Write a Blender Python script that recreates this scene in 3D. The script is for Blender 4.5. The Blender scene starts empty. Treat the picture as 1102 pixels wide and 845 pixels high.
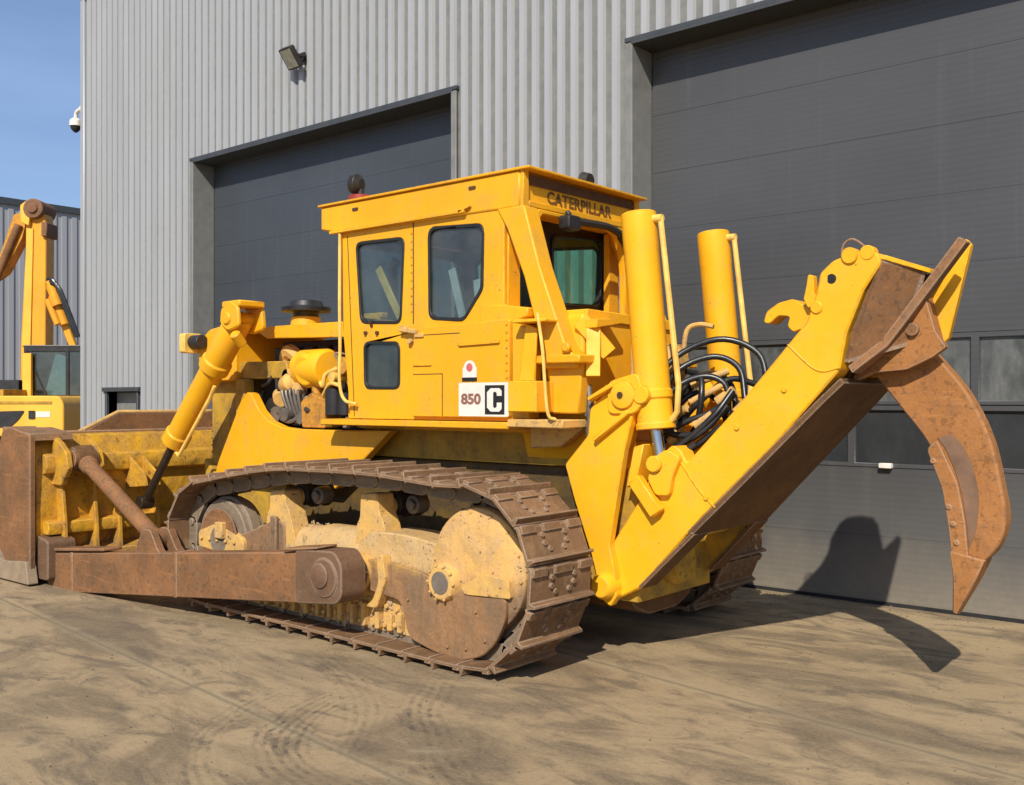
import bpy, bmesh, math, random
from mathutils import Vector, Matrix
from mathutils.geometry import tessellate_polygon
random.seed(7)
S = bpy.context.scene
COL = S.collection
rad = math.radians

# ------------------------------------------------------------------ camera, light
YAW = -49.9
CAM = (-4.1, 6.36, 1.8)
cd = bpy.data.cameras.new('camera')
cd.sensor_width = 36.0
cd.lens = 1085.0 / 1102.0 * 36.0
cd.shift_y = 7.5 / 1102.0
cd.clip_end = 2000
cam = bpy.data.objects.new('camera', cd)
cam.location = CAM
cam.rotation_euler = (rad(90), 0, rad(YAW - 90))
COL.objects.link(cam)
S.camera = cam

SUN = Vector((0.53, -1.0, -0.93)).normalized()        # direction the light travels
W = bpy.data.worlds.new("World")
S.world = W
W.use_nodes = True
nt = W.node_tree
bg = nt.nodes['Background']
sky = nt.nodes.new('ShaderNodeTexSky')
sky.sky_type = 'NISHITA'
sky.sun_disc = False
sky.sun_elevation = math.asin(-SUN.z)
sky.sun_rotation = math.atan2(-SUN.x, -SUN.y)
sky.air_density = 1.0
sky.dust_density = 0.6
sky.ozone_density = 2.5
# thin high cloud veils in the sky
wt = nt.nodes.new('ShaderNodeTexCoord')
wm = nt.nodes.new('ShaderNodeMapping'); wm.inputs['Scale'].default_value = (1.2, 1.2, 7.0)
wn = nt.nodes.new('ShaderNodeTexNoise'); wn.inputs['Scale'].default_value = 2.2; wn.inputs['Detail'].default_value = 7
wr = nt.nodes.new('ShaderNodeValToRGB')
wr.color_ramp.elements[0].position = .45; wr.color_ramp.elements[0].color = (.14, .14, .14, 1)
wr.color_ramp.elements[1].position = .85; wr.color_ramp.elements[1].color = (.30, .30, .30, 1)
wx = nt.nodes.new('ShaderNodeMix'); wx.data_type = 'RGBA'
wx.inputs[7].default_value = (7.6, 9.8, 14.0, 1)
nt.links.new(wt.outputs['Generated'], wm.inputs['Vector']); nt.links.new(wm.outputs[0], wn.inputs['Vector'])
nt.links.new(wn.outputs['Fac'], wr.inputs[0]); nt.links.new(wr.outputs[0], wx.inputs[0])
tint = nt.nodes.new('ShaderNodeMix'); tint.data_type = 'RGBA'; tint.blend_type = 'MULTIPLY'; tint.inputs[0].default_value = 1.0; tint.inputs[7].default_value = (.92, 1.0, 1.16, 1)
nt.links.new(sky.outputs[0], tint.inputs[6]); nt.links.new(tint.outputs[2], wx.inputs[6]); nt.links.new(wx.outputs[2], bg.inputs['Color'])
bg.inputs['Strength'].default_value = 0.082

sl = bpy.data.lights.new('sun', 'SUN')
sl.energy = 4.5
sl.angle = rad(0.6)
sl.color = (1.0, 0.93, 0.82)
so = bpy.data.objects.new('sun', sl)
so.rotation_euler = SUN.to_track_quat('-Z', 'Y').to_euler()
so.location = (-10, 20, 17)
COL.objects.link(so)
S.view_settings.view_transform = 'Standard'
S.view_settings.look = 'None'
S.view_settings.exposure = 0.22
S.view_settings.gamma = 1.0

# ------------------------------------------------------------------ node helpers
class N:
    def __init__(s, name):
        s.m = bpy.data.materials.new(name); s.m.use_nodes = True
        s.t = s.m.node_tree; s.b = s.t.nodes['Principled BSDF']
    def n(s, k, **kw):
        x = s.t.nodes.new(k)
        for a, v in kw.items(): setattr(x, a, v)
        return x
    def l(s, a, b): s.t.links.new(a, b)
    def put(s, sock, v):
        if isinstance(v, (int, float)): sock.default_value = v
        elif isinstance(v, tuple): sock.default_value = v if len(v) == len(sock.default_value) else v + (1,)
        else: s.l(v, sock)
    def coord(s, scale=(1, 1, 1), rnd=False, kind='Object', loc=(0, 0, 0), rot=(0, 0, 0)):
        c = s.n('ShaderNodeTexCoord'); m = s.n('ShaderNodeMapping')
        m.inputs['Scale'].default_value = scale; m.inputs['Rotation'].default_value = rot; m.inputs['Location'].default_value = loc
        v = c.outputs[kind]
        if rnd:
            o = s.n('ShaderNodeObjectInfo'); k = s.n('ShaderNodeVectorMath', operation='MULTIPLY_ADD')
            s.l(o.outputs['Random'], k.inputs[0]); k.inputs[1].default_value = (37, 53, 71); s.l(v, k.inputs[2]); v = k.outputs[0]
        s.l(v, m.inputs['Vector']); return m.outputs[0]
    def noise(s, vec, scale, detail=5, rough=.55, dist=0.0):
        x = s.n('ShaderNodeTexNoise'); s.l(vec, x.inputs['Vector'])
        x.inputs['Scale'].default_value = scale; x.inputs['Detail'].default_value = detail
        x.inputs['Roughness'].default_value = rough; x.inputs['Distortion'].default_value = dist
        return x.outputs['Fac']
    def ramp(s, f, a, b, ca=0.0, cb=1.0):
        x = s.n('ShaderNodeMapRange'); s.l(f, x.inputs[0]); x.inputs[1].default_value = a; x.inputs[2].default_value = b
        x.inputs[3].default_value = ca; x.inputs[4].default_value = cb; return x.outputs[0]
    def mix(s, f, a, b, mode='MIX'):
        x = s.n('ShaderNodeMix', data_type='RGBA', blend_type=mode)
        s.put(x.inputs[0], f); s.put(x.inputs[6], a); s.put(x.inputs[7], b); return x.outputs[2]
    def math(s, op, a, b=None, c=None):
        x = s.n('ShaderNodeMath', operation=op)
        for i, v in enumerate((a, b, c)):
            if v is not None: s.put(x.inputs[i], v)
        return x.outputs[0]
    def bump(s, h, strength, dist=.02):
        x = s.n('ShaderNodeBump'); x.inputs['Strength'].default_value = strength; x.inputs['Distance'].default_value = dist
        s.l(h, x.inputs['Height']); s.l(x.outputs[0], s.b.inputs['Normal'])
    def done(s, col, rough=.5, metal=0.0, spec=.5):
        s.put(s.b.inputs['Base Color'], col); s.put(s.b.inputs['Roughness'], rough); s.put(s.b.inputs['Metallic'], metal)
        s.b.inputs['Specular IOR Level'].default_value = spec; return s.m

def sc(c, k): return tuple(min(1, x * k) for x in c)

def paint(name, col, dirt, amt=.25, rough=.42, rust=0.0, rnd=False, streak=.25, bump=.25, edge=.55, mud=None):
    n = N(name); v = n.coord(rnd=rnd)
    big = n.noise(v, 1.3, 4); mid = n.noise(v, 6.0, 7, .62); fine = n.noise(v, 38, 6, .65)
    sv = n.coord((9, 9, .7), rnd=rnd); st = n.noise(sv, 1.6, 5, .6)
    c = n.mix(n.ramp(big, .35, .68), sc(col, .90), sc(col, 1.06))
    c = n.mix(n.ramp(mid, .45, .75, 0, .22), c, (min(1, col[0] * .98), col[1] * 1.15, col[2] + .07))
    d = n.math('MULTIPLY', n.ramp(mid, .62 - amt * .45, .84 - amt * .3), n.ramp(fine, .3, .7, .35, 1))
    c = n.mix(n.math('MULTIPLY', d, min(1, amt * 2.0)), c, dirt)
    c = n.mix(n.math('MULTIPLY', n.ramp(st, .55, .8), streak), c, sc(dirt, .8))
    if rust > 0:
        r = n.ramp(n.noise(v, 9, 8, .7, .6), .78 - rust * .35, .84 - rust * .3)
        c = n.mix(r, c, (.13, .05, .022))
    chips = n.ramp(n.noise(v, 46, 3, .5, .3), .735 - amt * .13, .755 - amt * .13)
    c = n.mix(n.math('MULTIPLY', chips, n.ramp(mid, .4, .6)), c, (.12, .055, .022))
    if edge > 0:
        bv = n.n('ShaderNodeBevel', samples=4); bv.inputs[0].default_value = .014
        ge = n.n('ShaderNodeNewGeometry'); dt = n.n('ShaderNodeVectorMath', operation='DOT_PRODUCT')
        n.l(bv.outputs[0], dt.inputs[0]); n.l(ge.outputs['Normal'], dt.inputs[1])
        ew = n.math('MULTIPLY', n.ramp(dt.outputs['Value'], .995, .93), n.ramp(n.noise(v, 17, 5, .7), .46, .60, 0, edge))
        c = n.mix(ew, c, (.20, .10, .035))
    if mud:
        z = n.n('ShaderNodeSeparateXYZ'); n.l(n.coord(), z.inputs[0])
        zz = n.math('ADD', z.outputs[2], n.math('ADD', n.ramp(n.noise(n.coord((5, 5, .8)), 2.0, 6, .65), .2, .8, -mud[2], mud[2]), n.ramp(mid, .3, .7, -.05, .05)))
        mc = n.mix(n.ramp(n.noise(n.coord((4, 4, 1)), 2.4, 6, .65), .35, .65), mud[3], mud[4])
        mc = n.mix(n.ramp(fine, .4, .75, 0, .5), mc, sc(mud[3], .5))
        c = n.mix(n.ramp(zz, mud[0], mud[1], 0, .96), c, mc)
    h = n.math('ADD', n.math('ADD', mid, n.math('MULTIPLY', fine, .4)), n.math('MULTIPLY', n.noise(v, 3.2, 2), 3.0))
    n.bump(h, bump, .006 if amt < .5 else .014)
    return n.done(c, n.ramp(mid, .3, .8, rough - .08, rough + .25), 0, .32)

def rusty(name, a, b, c3, rnd=False, rough=.75, yellow=0.0, bump=.5, yc=(.62, .36, .05)):
    n = N(name); v = n.coord(rnd=rnd)
    big = n.noise(v, 2.2, 5, .6); mid = n.noise(v, 9, 8, .68, .4); fine = n.noise(v, 60, 6, .7)
    c = n.mix(n.ramp(big, .35, .66), a, b)
    c = n.mix(n.ramp(mid, .5, .72, 0, .75), c, c3)
    c = n.mix(n.ramp(fine, .35, .75, 0, .35), c, sc(a, .45))
    if yellow > 0:
        y = n.ramp(n.noise(v, 4.5, 7, .66, .5), .66 - yellow * .3, .74 - yellow * .3)
        c = n.mix(y, c, yc)
    pit = n.ramp(n.noise(v, 26, 4, .6, .5), .56, .62)
    c = n.mix(n.math('MULTIPLY', pit, .45), c, sc(c3, .45)); sv = n.ramp(n.noise(n.coord((1.2, 9, 14), rnd=rnd), 2.0, 5, .7), .58, .66, 0, .4)
    c = n.mix(sv, c, sc(b, 1.25))
    bv = n.n('ShaderNodeBevel', samples=4); bv.inputs[0].default_value = .012
    ge = n.n('ShaderNodeNewGeometry'); dt = n.n('ShaderNodeVectorMath', operation='DOT_PRODUCT')
    n.l(bv.outputs[0], dt.inputs[0]); n.l(ge.outputs['Normal'], dt.inputs[1])
    c = n.mix(n.math('MULTIPLY', n.ramp(dt.outputs['Value'], .995, .92), n.ramp(fine, .35, .6, .15, .75)), c, (.42, .34, .26))
    n.bump(n.math('ADD', mid, n.math('MULTIPLY', fine, .5)), bump, .008)
    return n.done(c, rough, 0.0, .18)

def plain(name, col, rough=.5, metal=0.0, var=.25, rnd=False):
    n = N(name); v = n.coord(rnd=rnd); f = n.noise(v, 7, 6, .6)
    c = n.mix(n.ramp(f, .3, .7), sc(col, 1 - var), sc(col, 1 + var))
    n.bump(n.noise(v, 40, 4), .15, .004)
    return n.done(c, n.ramp(f, .3, .7, max(.05, rough - .08), rough + .1), metal)

Y = (.80, .385, .010)
M = {}
M['yellow'] = paint('yellow_paint', Y, (.38, .20, .055), .26, .42, rust=.20, streak=.18)
M['yellow_rear'] = paint('yellow_paint_fresh', (.88, .435, .012), (.42, .22, .055), .20, .40, rust=.14, streak=.12)
M['yellow_old'] = paint('yellow_paint_dusty', (.72, .42, .10), (.44, .29, .14), .72, .78, rust=.48, streak=.35, bump=.5)
M['yellow_dust'] = paint('yellow_paint_under_dust', (.62, .39, .13), (.48, .33, .18), .85, .85, rust=.3, streak=.35, bump=1.0, mud=(.62, .48, .16, (.25, .175, .10), (.38, .28, .17)))
M['yellow_low'] = paint('yellow_paint_mud_line', (.74, .43, .12), (.46, .30, .16), .70, .75, rust=.4, streak=.4, bump=.9, mud=(.66, .50, .10, (.20, .125, .07), (.30, .19, .11)))
M['guard_low'] = paint('guard_paint_rubbed_to_steel', (.62, .36, .07), (.30, .20, .11), .6, .8, rust=.5, streak=.5, bump=.9, mud=(.68, .56, .10, (.19, .125, .075), (.32, .165, .075)))
M['mud'] = rusty('dried_pale_mud', (.46, .31, .14), (.36, .25, .13), (.50, .35, .16), rough=.95)
M['hull_low'] = paint('dark_hull_paint', (.13, .08, .02), (.035, .026, .016), .6, .6, rust=.2, streak=.4)  # near-black tone for the lower hull sides
M['blade_yellow'] = paint('yellow_blade_paint', (.64, .335, .018), (.27, .14, .045), .62, .65, rust=.55, streak=.7, bump=.9, edge=.9, mud=(.42, .22, .2, (.20, .12, .06), (.34, .21, .10)))
M['rust'] = rusty('bare_rusty_steel', (.20, .098, .052), (.27, .135, .07), (.15, .078, .045))
M['rust_arm'] = rusty('worn_brown_steel', (.17, .088, .042), (.31, .145, .060), (.16, .105, .065))
M['rust_orange'] = rusty('orange_rusty_steel', (.32, .135, .042), (.42, .185, .062), (.24, .125, .06))
M['rust_guard'] = rusty('brown_guard_steel', (.22, .14, .08), (.34, .17, .075), (.15, .11, .075), yellow=.12)
M['under'] = rusty('brown_grease_steel', (.11, .055, .024), (.18, .09, .035), (.14, .09, .045), yellow=.05, yc=(.25, .15, .04))
M['rust_dark'] = rusty('dark_brown_steel', (.13, .076, .043), (.19, .105, .06), (.22, .14, .09))
M['shoe'] = rusty('track_steel', (.15, .085, .042), (.26, .145, .074), (.34, .215, .115), rnd=True)
M['chain'] = rusty('track_link_steel', (.17, .125, .085), (.26, .2, .14), (.34, .26, .18))
M['hull'] = paint('yellow_hull_paint', (.50, .29, .03), (.14, .09, .04), .5, .6, rust=.2, streak=.4)  # yellow darkened to deepen the shade under the ledge and in recesses
M['black'] = plain('black_rubber', (.018, .018, .02), .45)
M['hose'] = plain('black_hose_rubber', (.016, .017, .018), .35)
M['dark'] = plain('dark_grease_and_shade_metal', (.035, .03, .026), .55, .3)
M['greymetal'] = plain('grey_engine_metal', (.16, .14, .12), .5, .4)
M['chrome'] = plain('chromed_rod', (.5, .5, .5), .18, 1.0, .1)
M['rod_dark'] = plain('dark_oiled_rod', (.07, .05, .035), .35, .6)
M['pale_pipe'] = plain('pale_yellow_pipe', (.78, .50, .11), .45)
M['white'] = plain('white_sticker', (.72, .68, .60), .5, 0, .08)
M['ink_black'] = plain('black_print', (.012, .012, .012), .5, 0, .1)
M['ink_brown'] = plain('brown_print', (.26, .12, .08), .5, 0, .2)
M['ink_red'] = plain('red_print', (.55, .12, .12), .5, 0, .2)
M['ink_faded'] = plain('faded_print', (.07, .035, .015), .6, 0, .3)
M['gasket'] = plain('black_window_rubber', (.014, .015, .016), .5)
M['seat'] = plain('grey_seat_fabric', (.16, .165, .17), .8)
M['red'] = plain('red_plastic', (.25, .03, .02), .4)

def glass(name, tint, refl=.12, dirt=.1):
    n = N(name); t = n.t; out = t.nodes['Material Output']
    tr = n.n('ShaderNodeBsdfTransparent'); tr.inputs[0].default_value = tint + (1,)
    gl = n.n('ShaderNodeBsdfGlossy'); gl.inputs['Roughness'].default_value = .03; gl.inputs[0].default_value = (.9, .95, 1, 1)
    df = n.n('ShaderNodeBsdfDiffuse'); df.inputs[0].default_value = (.30, .31, .28, 1)
    fr = n.n('ShaderNodeLayerWeight'); fr.inputs[0].default_value = .5
    f = n.math('ADD', n.math('MULTIPLY', n.math('POWER', fr.outputs['Facing'], 4.0), .8), refl)
    m1 = n.n('ShaderNodeMixShader'); n.l(f, m1.inputs[0]); n.l(tr.outputs[0], m1.inputs[1]); n.l(gl.outputs[0], m1.inputs[2])
    v = n.coord(); d = n.ramp(n.noise(v, 3, 6, .65), .35, .75, dirt * .3, dirt * 1.6)
    m2 = n.n('ShaderNodeMixShader'); n.l(d, m2.inputs[0]); n.l(m1.outputs[0], m2.inputs[1]); n.l(df.outputs[0], m2.inputs[2])
    n.l(m2.outputs[0], out.inputs[0]); return n.m
M['glass'] = glass('clear_cab_glass', (.74, .82, .82), .06, .08)
M['glass_green'] = glass('green_tinted_cab_glass', (.64, .85, .78), .02, .06)

def pane_mat(name, col, mott, k):
    n = N(name); v = n.coord((1, 1, .55)); f = n.noise(v, 4.5, 6, .65, .2)
    c = n.mix(n.ramp(f, .4, .75, 0, .8), col, mott)
    return n.done(c, n.ramp(f, .3, .7, .08, .3), 0, k)
M['pane_top'] = pane_mat('reflection_mottled_pane', (.05, .055, .055), (.19, .195, .185), .5)  # pale mottling painted in for reflections on the upper panes
M['pane_low'] = pane_mat('dark_door_pane', (.028, .031, .034), (.045, .05, .052), .45)

# cladding: fine weathering on coated steel
n = N('grey_cladding_coating'); v = n.coord((3, 3, .25)); f = n.noise(v, 1.5, 6, .6); g = n.noise(n.coord(), .5, 4)
c = n.mix(n.ramp(f, .3, .75), (.35, .36, .37), (.42, .43, .44)); c = n.mix(n.ramp(g, .4, .7, 0, .35), c, (.35, .345, .325))
v2 = n.coord((1, 1, 1)); z = n.n('ShaderNodeSeparateXYZ'); n.l(v2, z.inputs[0])
low = n.math('MULTIPLY', n.ramp(z.outputs[2], 0.0, 1.0, 1, 0), n.ramp(n.noise(v2, 2.5, 6), .3, .7, .2, .8))
c = n.mix(low, c, (.26, .22, .16)); M['clad'] = n.done(c, .42, .15)
n = N('far_cladding_coating'); f = n.noise(n.coord((1.5, 3, .2)), 1.5, 5)
M['clad_far'] = n.done(n.mix(f, (.27, .28, .30), (.33, .34, .36)), .6)
M['trim'] = plain('grey_flashing', (.20, .20, .185), .45, .1, .12)
M['coping'] = plain('dark_coping', (.05, .055, .06), .5, .1, .12)

# sectional door: horizontally ribbed dark panels, dust at the foot
def door_mat(name, base):
    n = N(name); v = n.coord(); z = n.n('ShaderNodeSeparateXYZ'); n.l(v, z.inputs[0])
    big = n.noise(n.coord((.5, .5, .8)), 1.0, 5); fine = n.noise(v, 22, 5)
    c = n.mix(n.ramp(big, .3, .7), sc(base, .88), sc(base, 1.12))
    edge = n.math('ADD', z.outputs[2], n.ramp(n.noise(n.coord((1.2, 1, 1)), 2.2, 6, .6), .2, .8, -.16, .16))
    dust = n.ramp(edge, .02, .62, 1, 0); dust = n.math('MULTIPLY', dust, n.ramp(fine, .2, .8, .55, .95))
    c = n.mix(dust, c, (.36, .29, .19))
    haze = n.ramp(edge, .3, 1.3, .55, 0); c = n.mix(haze, c, (.155, .148, .135))
    st = n.ramp(n.noise(n.coord((6, 6, .25)), 2.0, 5), .58, .8, 0, .18); c = n.mix(st, c, (.16, .15, .135))
    fr = n.math('FRACT', n.math('MULTIPLY', z.outputs[2], 1 / .055))
    rib = n.math('ABSOLUTE', n.math('SUBTRACT', fr, .5))
    n.bump(n.math('ADD', rib, n.math('MULTIPLY', fine, .08)), .22, .006)
    return n.done(c, .42, .1)
M['door'] = door_mat('grey_door_panel', (.070, .071, .073))
M['door_blue'] = door_mat('slate_door_panel', (.052, .060, .070))

# ground: dusty worn concrete and asphalt with stretched stains, tyre marks, joints
n = N('dusty_yard_surface'); v = n.coord(); sp = n.n('ShaderNodeSeparateXYZ'); n.l(v, sp.inputs[0]); X_, Y_ = sp.outputs[0], sp.outputs[1]
rot = n.coord((.62, 1.25, 1), rot=(0, 0, rad(9)))
s1 = n.noise(rot, .95, 8, .62, 1.4); s2 = n.noise(n.coord((.75, 1.5, 1), rot=(0, 0, rad(-14)), loc=(4, 9, 0)), 1.9, 8, .66, 1.6)
s3 = n.noise(v, 11, 8, .7); s4 = n.noise(v, 120, 4, .7); s0 = n.noise(v, .22, 4)
c = n.mix(n.ramp(s0, .35, .65), (.330, .235, .125), (.41, .300, .168))
c = n.mix(n.ramp(s1, .45, .58, 0, .85), c, (.165, .120, .070))
c = n.mix(n.ramp(s2, .50, .62, 0, .78), c, (.115, .088, .058))
c = n.mix(n.ramp(n.noise(n.coord((.5, 1.6, 1), rot=(0, 0, rad(4)), loc=(1, 2, 0)), 1.5, 8, .62, 1.2), .50, .64, 0, .50), c, (.42, .31, .165))
vo = n.n('ShaderNodeTexVoronoi'); n.l(v, vo.inputs['Vector']); vo.inputs['Scale'].default_value = 80
c = n.mix(n.math('MULTIPLY', n.ramp(vo.outputs['Distance'], .10, .16, 1, 0), n.ramp(s3, .48, .6)), c, (.08, .062, .042))
c = n.mix(n.ramp(s2, .40, .25, 0, .55), c, (.38, .30, .19))
c = n.mix(n.ramp(s3, .5, .75, 0, .28), c, (.13, .105, .075))
s5 = n.noise(v, 42, 6, .75, .3)
c = n.mix(n.ramp(s4, .35, .75, 0, .34), c, (.38, .30, .20))
c = n.mix(n.ramp(s5, .54, .76, 0, .45), c, (.12, .09, .058))
c = n.mix(n.ramp(s5, .50, .30, 0, .35), c, (.42, .33, .21))
def seg_line(x0, y0, x1, y1, w):
    dx, dy = x1 - x0, y1 - y0; L = math.hypot(dx, dy); nx, ny = -dy / L, dx / L
    a = n.math('ADD', n.math('MULTIPLY', X_, nx), n.math('MULTIPLY', Y_, ny))
    a = n.math('ADD', n.math('SUBTRACT', a, nx * x0 + ny * y0), n.ramp(s3, .2, .8, -.012, .012))
    return n.math('ABSOLUTE', a)
for (x0, y0, x1, y1, w) in [(.69, .574, -2.88, 1.13, .018), (2.0, 2.75, -1.9, 3.2, .014)]:
    a = seg_line(x0, y0, x1, y1, w)
    c = n.mix(n.ramp(a, w * .5, w * 1.6, .65, 0), c, (.08, .065, .045))
    c = n.mix(n.ramp(a, w * 1.5, w * 6, .35, 0), c, (.40, .32, .19))
def tyre(cx, cy, R, w, aw, a0, a1, k):
    dx = n.math('SUBTRACT', X_, cx); dy = n.math('SUBTRACT', Y_, cy)
    r = n.math('SQRT', n.math('ADD', n.math('MULTIPLY', dx, dx), n.math('MULTIPLY', dy, dy)))
    dr = n.math('ADD', n.math('SUBTRACT', r, R), n.ramp(s1, .3, .7, -.035, .035)); band = n.ramp(n.math('ABSOLUTE', dr), w * .7, w * 1.3, 1, 0)
    rib = n.ramp(n.math('SINE', n.math('MULTIPLY', dr, aw)), -.2, .5)
    th = n.math('ARCTAN2', dy, dx)
    lug = n.ramp(n.math('SINE', n.math('ADD', n.math('MULTIPLY', th, R * 55), n.math('MULTIPLY', n.math('ABSOLUTE', dr), 40))), -.3, .4)
    m = n.math('MULTIPLY', band, n.math('MULTIPLY', rib, n.math('ADD', n.math('MULTIPLY', lug, .5), .5)))
    lim = n.math('MULTIPLY', n.ramp(th, a0, a0 + .25), n.ramp(th, a1 - .25, a1, 1, 0))
    return n.math('MULTIPLY', n.math('MULTIPLY', m, lim), n.math('MULTIPLY', n.ramp(s3, .35, .62, .1, k), n.ramp(s2, .38, .58, .25, 1)))
TY = [(3.2, 3.4, 2.6, .15, 95, -3.6, 3.1, .55)]
tyres = [(-.52, 2.23, 1.15, .15, 110, -.1, 1.9, 1.0), (-.52, 2.23, 1.55, .10, 110, .1, 1.6, .6), (-2.2, .24, 3.0, .13, 100, .4, 1.3, .8), (2.4, 4.9, 3.2, .14, 100, -2.6, -1.7, .6)]
for t_ in tyres: c = n.mix(tyre(*t_), c, (.085, .07, .052))
h = n.math('ADD', n.math('MULTIPLY', n.math('ADD', s3, s5), .6), n.math('ADD', n.math('MULTIPLY', s4, .35), n.math('MULTIPLY', s2, .5)))
n.bump(h, .55, .02)
M['ground'] = n.done(c, n.ramp(s2, .3, .7, .95, .7), 0, .25)

# ------------------------------------------------------------------ mesh helpers
def poly_round(pts, r, seg=4):
    out = []; L = len(pts)
    for i in range(L):
        p0, p, p1 = Vector(pts[i - 1]), Vector(pts[i]), Vector(pts[(i + 1) % L])
        rr = r[i] if isinstance(r, (list, tuple)) else r
        a, b = (p0 - p), (p1 - p); la, lb = a.length, b.length
        if rr <= 0 or la < 1e-6 or lb < 1e-6: out.append(tuple(p)); continue
        a.normalize(); b.normalize()
        k = min(rr, la * .49, lb * .49)
        s_, e_ = p + a * k, p + b * k
        for j in range(seg + 1):
            t = j / seg; out.append(tuple((1 - t) ** 2 * s_ + 2 * t * (1 - t) * p + t * t * e_))
    return out
def rect(a0, a1, b0, b1): return [(a0, b0), (a1, b0), (a1, b1), (a0, b1)]
def circ(cx, cy, r, n_=28, a0=0.0, a1=2 * math.pi, closed=True):
    k = n_ if closed else n_ - 1
    return [(cx + r * math.cos(a0 + (a1 - a0) * i / k), cy + r * math.sin(a0 + (a1 - a0) * i / k)) for i in range(n_)]
def m3(axis, p, d):
    if axis == 'y': return (p[0], d, p[1])
    if axis == 'x': return (d, p[0], p[1])
    return (p[0], p[1], d)
def catmull(pts, k=8):
    P = [Vector(p) for p in pts]; P = [2 * P[0] - P[1]] + P + [2 * P[-1] - P[-2]]; out = []
    for i in range(1, len(P) - 2):
        for j in range(k):
            t = j / k; a, b, c_, d = P[i - 1:i + 3]
            out.append(.5 * ((2 * b) + (-a + c_) * t + (2 * a - 5 * b + 4 * c_ - d) * t * t + (-a + 3 * b - 3 * c_ + d) * t ** 3))
    out.append(P[-2]); return out

class MB:
    def __init__(s): s.bm = bmesh.new()
    def face(s, vs):
        try: s.bm.faces.new(vs)
        except ValueError: pass
    def prism(s, pts, axis, a, b, holes=()):
        loops = [list(pts)] + [list(h) for h in holes]
        flat = [p for l in loops for p in l]
        tri = None
        if holes: tri = tessellate_polygon([[Vector((p[0], p[1], 0)) for p in l] for l in loops])
        va = [s.bm.verts.new(m3(axis, p, a)) for p in flat]; vb = [s.bm.verts.new(m3(axis, p, b)) for p in flat]
        if tri:
            for t in tri: s.face([va[i] for i in t]); s.face([vb[i] for i in reversed(t)])
        else:
            s.face(va); s.face(list(reversed(vb)))
        o = 0
        for l in loops:
            k = len(l)
            for i in range(k):
                j = (i + 1) % k; s.face([va[o + i], va[o + j], vb[o + j], vb[o + i]])
            o += k
        return s
    def box(s, x0, x1, y0, y1, z0, z1): return s.prism(rect(x0, x1, y0, y1), 'z', z0, z1)
    def loft(s, rings, cap=True):
        R = [[s.bm.verts.new(p) for p in r] for r in rings]
        for a, b in zip(R, R[1:]):
            k = len(a)
            for i in range(k): s.face([a[i], a[(i + 1) % k], b[(i + 1) % k], b[i]])
        if cap: s.face(list(reversed(R[0]))); s.face(R[-1])
        return s
    def cyl(s, p, q, r, r2=None, seg=20, prof=None):
        p, q = Vector(p), Vector(q); d = (q - p); L = d.length; d.normalize()
        u = d.orthogonal().normalized(); w = d.cross(u)
        prof = prof or [(0, r), (1, r if r2 is None else r2)]
        rings = [[p + d * (L * t) + (u * math.cos(a) + w * math.sin(a)) * rr for a in [2 * math.pi * i / seg for i in range(seg)]] for t, rr in prof]
        return s.loft(rings)
    def tube(s, pts, r, seg=8, k=6, smooth=True):
        P = catmull(pts, k) if smooth and len(pts) > 2 else [Vector(p) for p in pts]
        rings = []; u = None
        for i, p in enumerate(P):
            t = (P[min(i + 1, len(P) - 1)] - P[max(i - 1, 0)]).normalized()
            if u is None: u = t.orthogonal().normalized()
            u = (u - t * u.dot(t)).normalized(); w = t.cross(u)
            rings.append([p + (u * math.cos(a) + w * math.sin(a)) * r for a in [2 * math.pi * j / seg for j in range(seg)]])
        return s.loft(rings)
    def bar(s, p, q, w, h, up=(0, 0, 1)):
        p, q = Vector(p), Vector(q); d = (q - p).normalized(); up = Vector(up)
        side = d.cross(up).normalized(); up = side.cross(d)
        f = lambda c_: [c_ + side * (w / 2) * a + up * (h / 2) * b for a, b in ((-1, -1), (1, -1), (1, 1), (-1, 1))]
        return s.loft([f(p), f(q)])
    def bolt(s, p, axis, r=.014, h=.012):
        p = Vector(p); d = Vector({'x': (1, 0, 0), 'y': (0, 1, 0), 'z': (0, 0, 1)}[axis[-1]]) * (-1 if axis[0] == '-' else 1)
        return s.cyl(p, p + d * h, r, seg=6)
    def build(s, name, mat, parent=None, bevel=.006, sharp=38, seg=1):
        bmesh.ops.recalc_face_normals(s.bm, faces=s.bm.faces[:])
        me = bpy.data.meshes.new(name); s.bm.to_mesh(me); s.bm.free()
        me.materials.append(mat)
        for p in me.polygons: p.use_smooth = True
        me.set_sharp_from_angle(angle=rad(sharp))
        o = bpy.data.objects.new(name, me); COL.objects.link(o)
        if parent: o.parent = parent
        if bevel:
            b = o.modifiers.new('bevel', 'BEVEL'); b.width = bevel; b.segments = seg; b.limit_method = 'ANGLE'; b.angle_limit = rad(40)
            b.harden_normals = False
        return o
def tag(o, label=None, cat=None, group=None, kind=None):
    if label: o['label'] = label
    if cat: o['category'] = cat
    if group: o['group'] = group
    if kind: o['kind'] = kind
    return o
def empty(name, loc=(0, 0, 0), label=None, cat=None, group=None):
    o = bpy.data.objects.new(name, None); o.location = loc; COL.objects.link(o); o.empty_display_size = .3
    return tag(o, label, cat, group)
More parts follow.
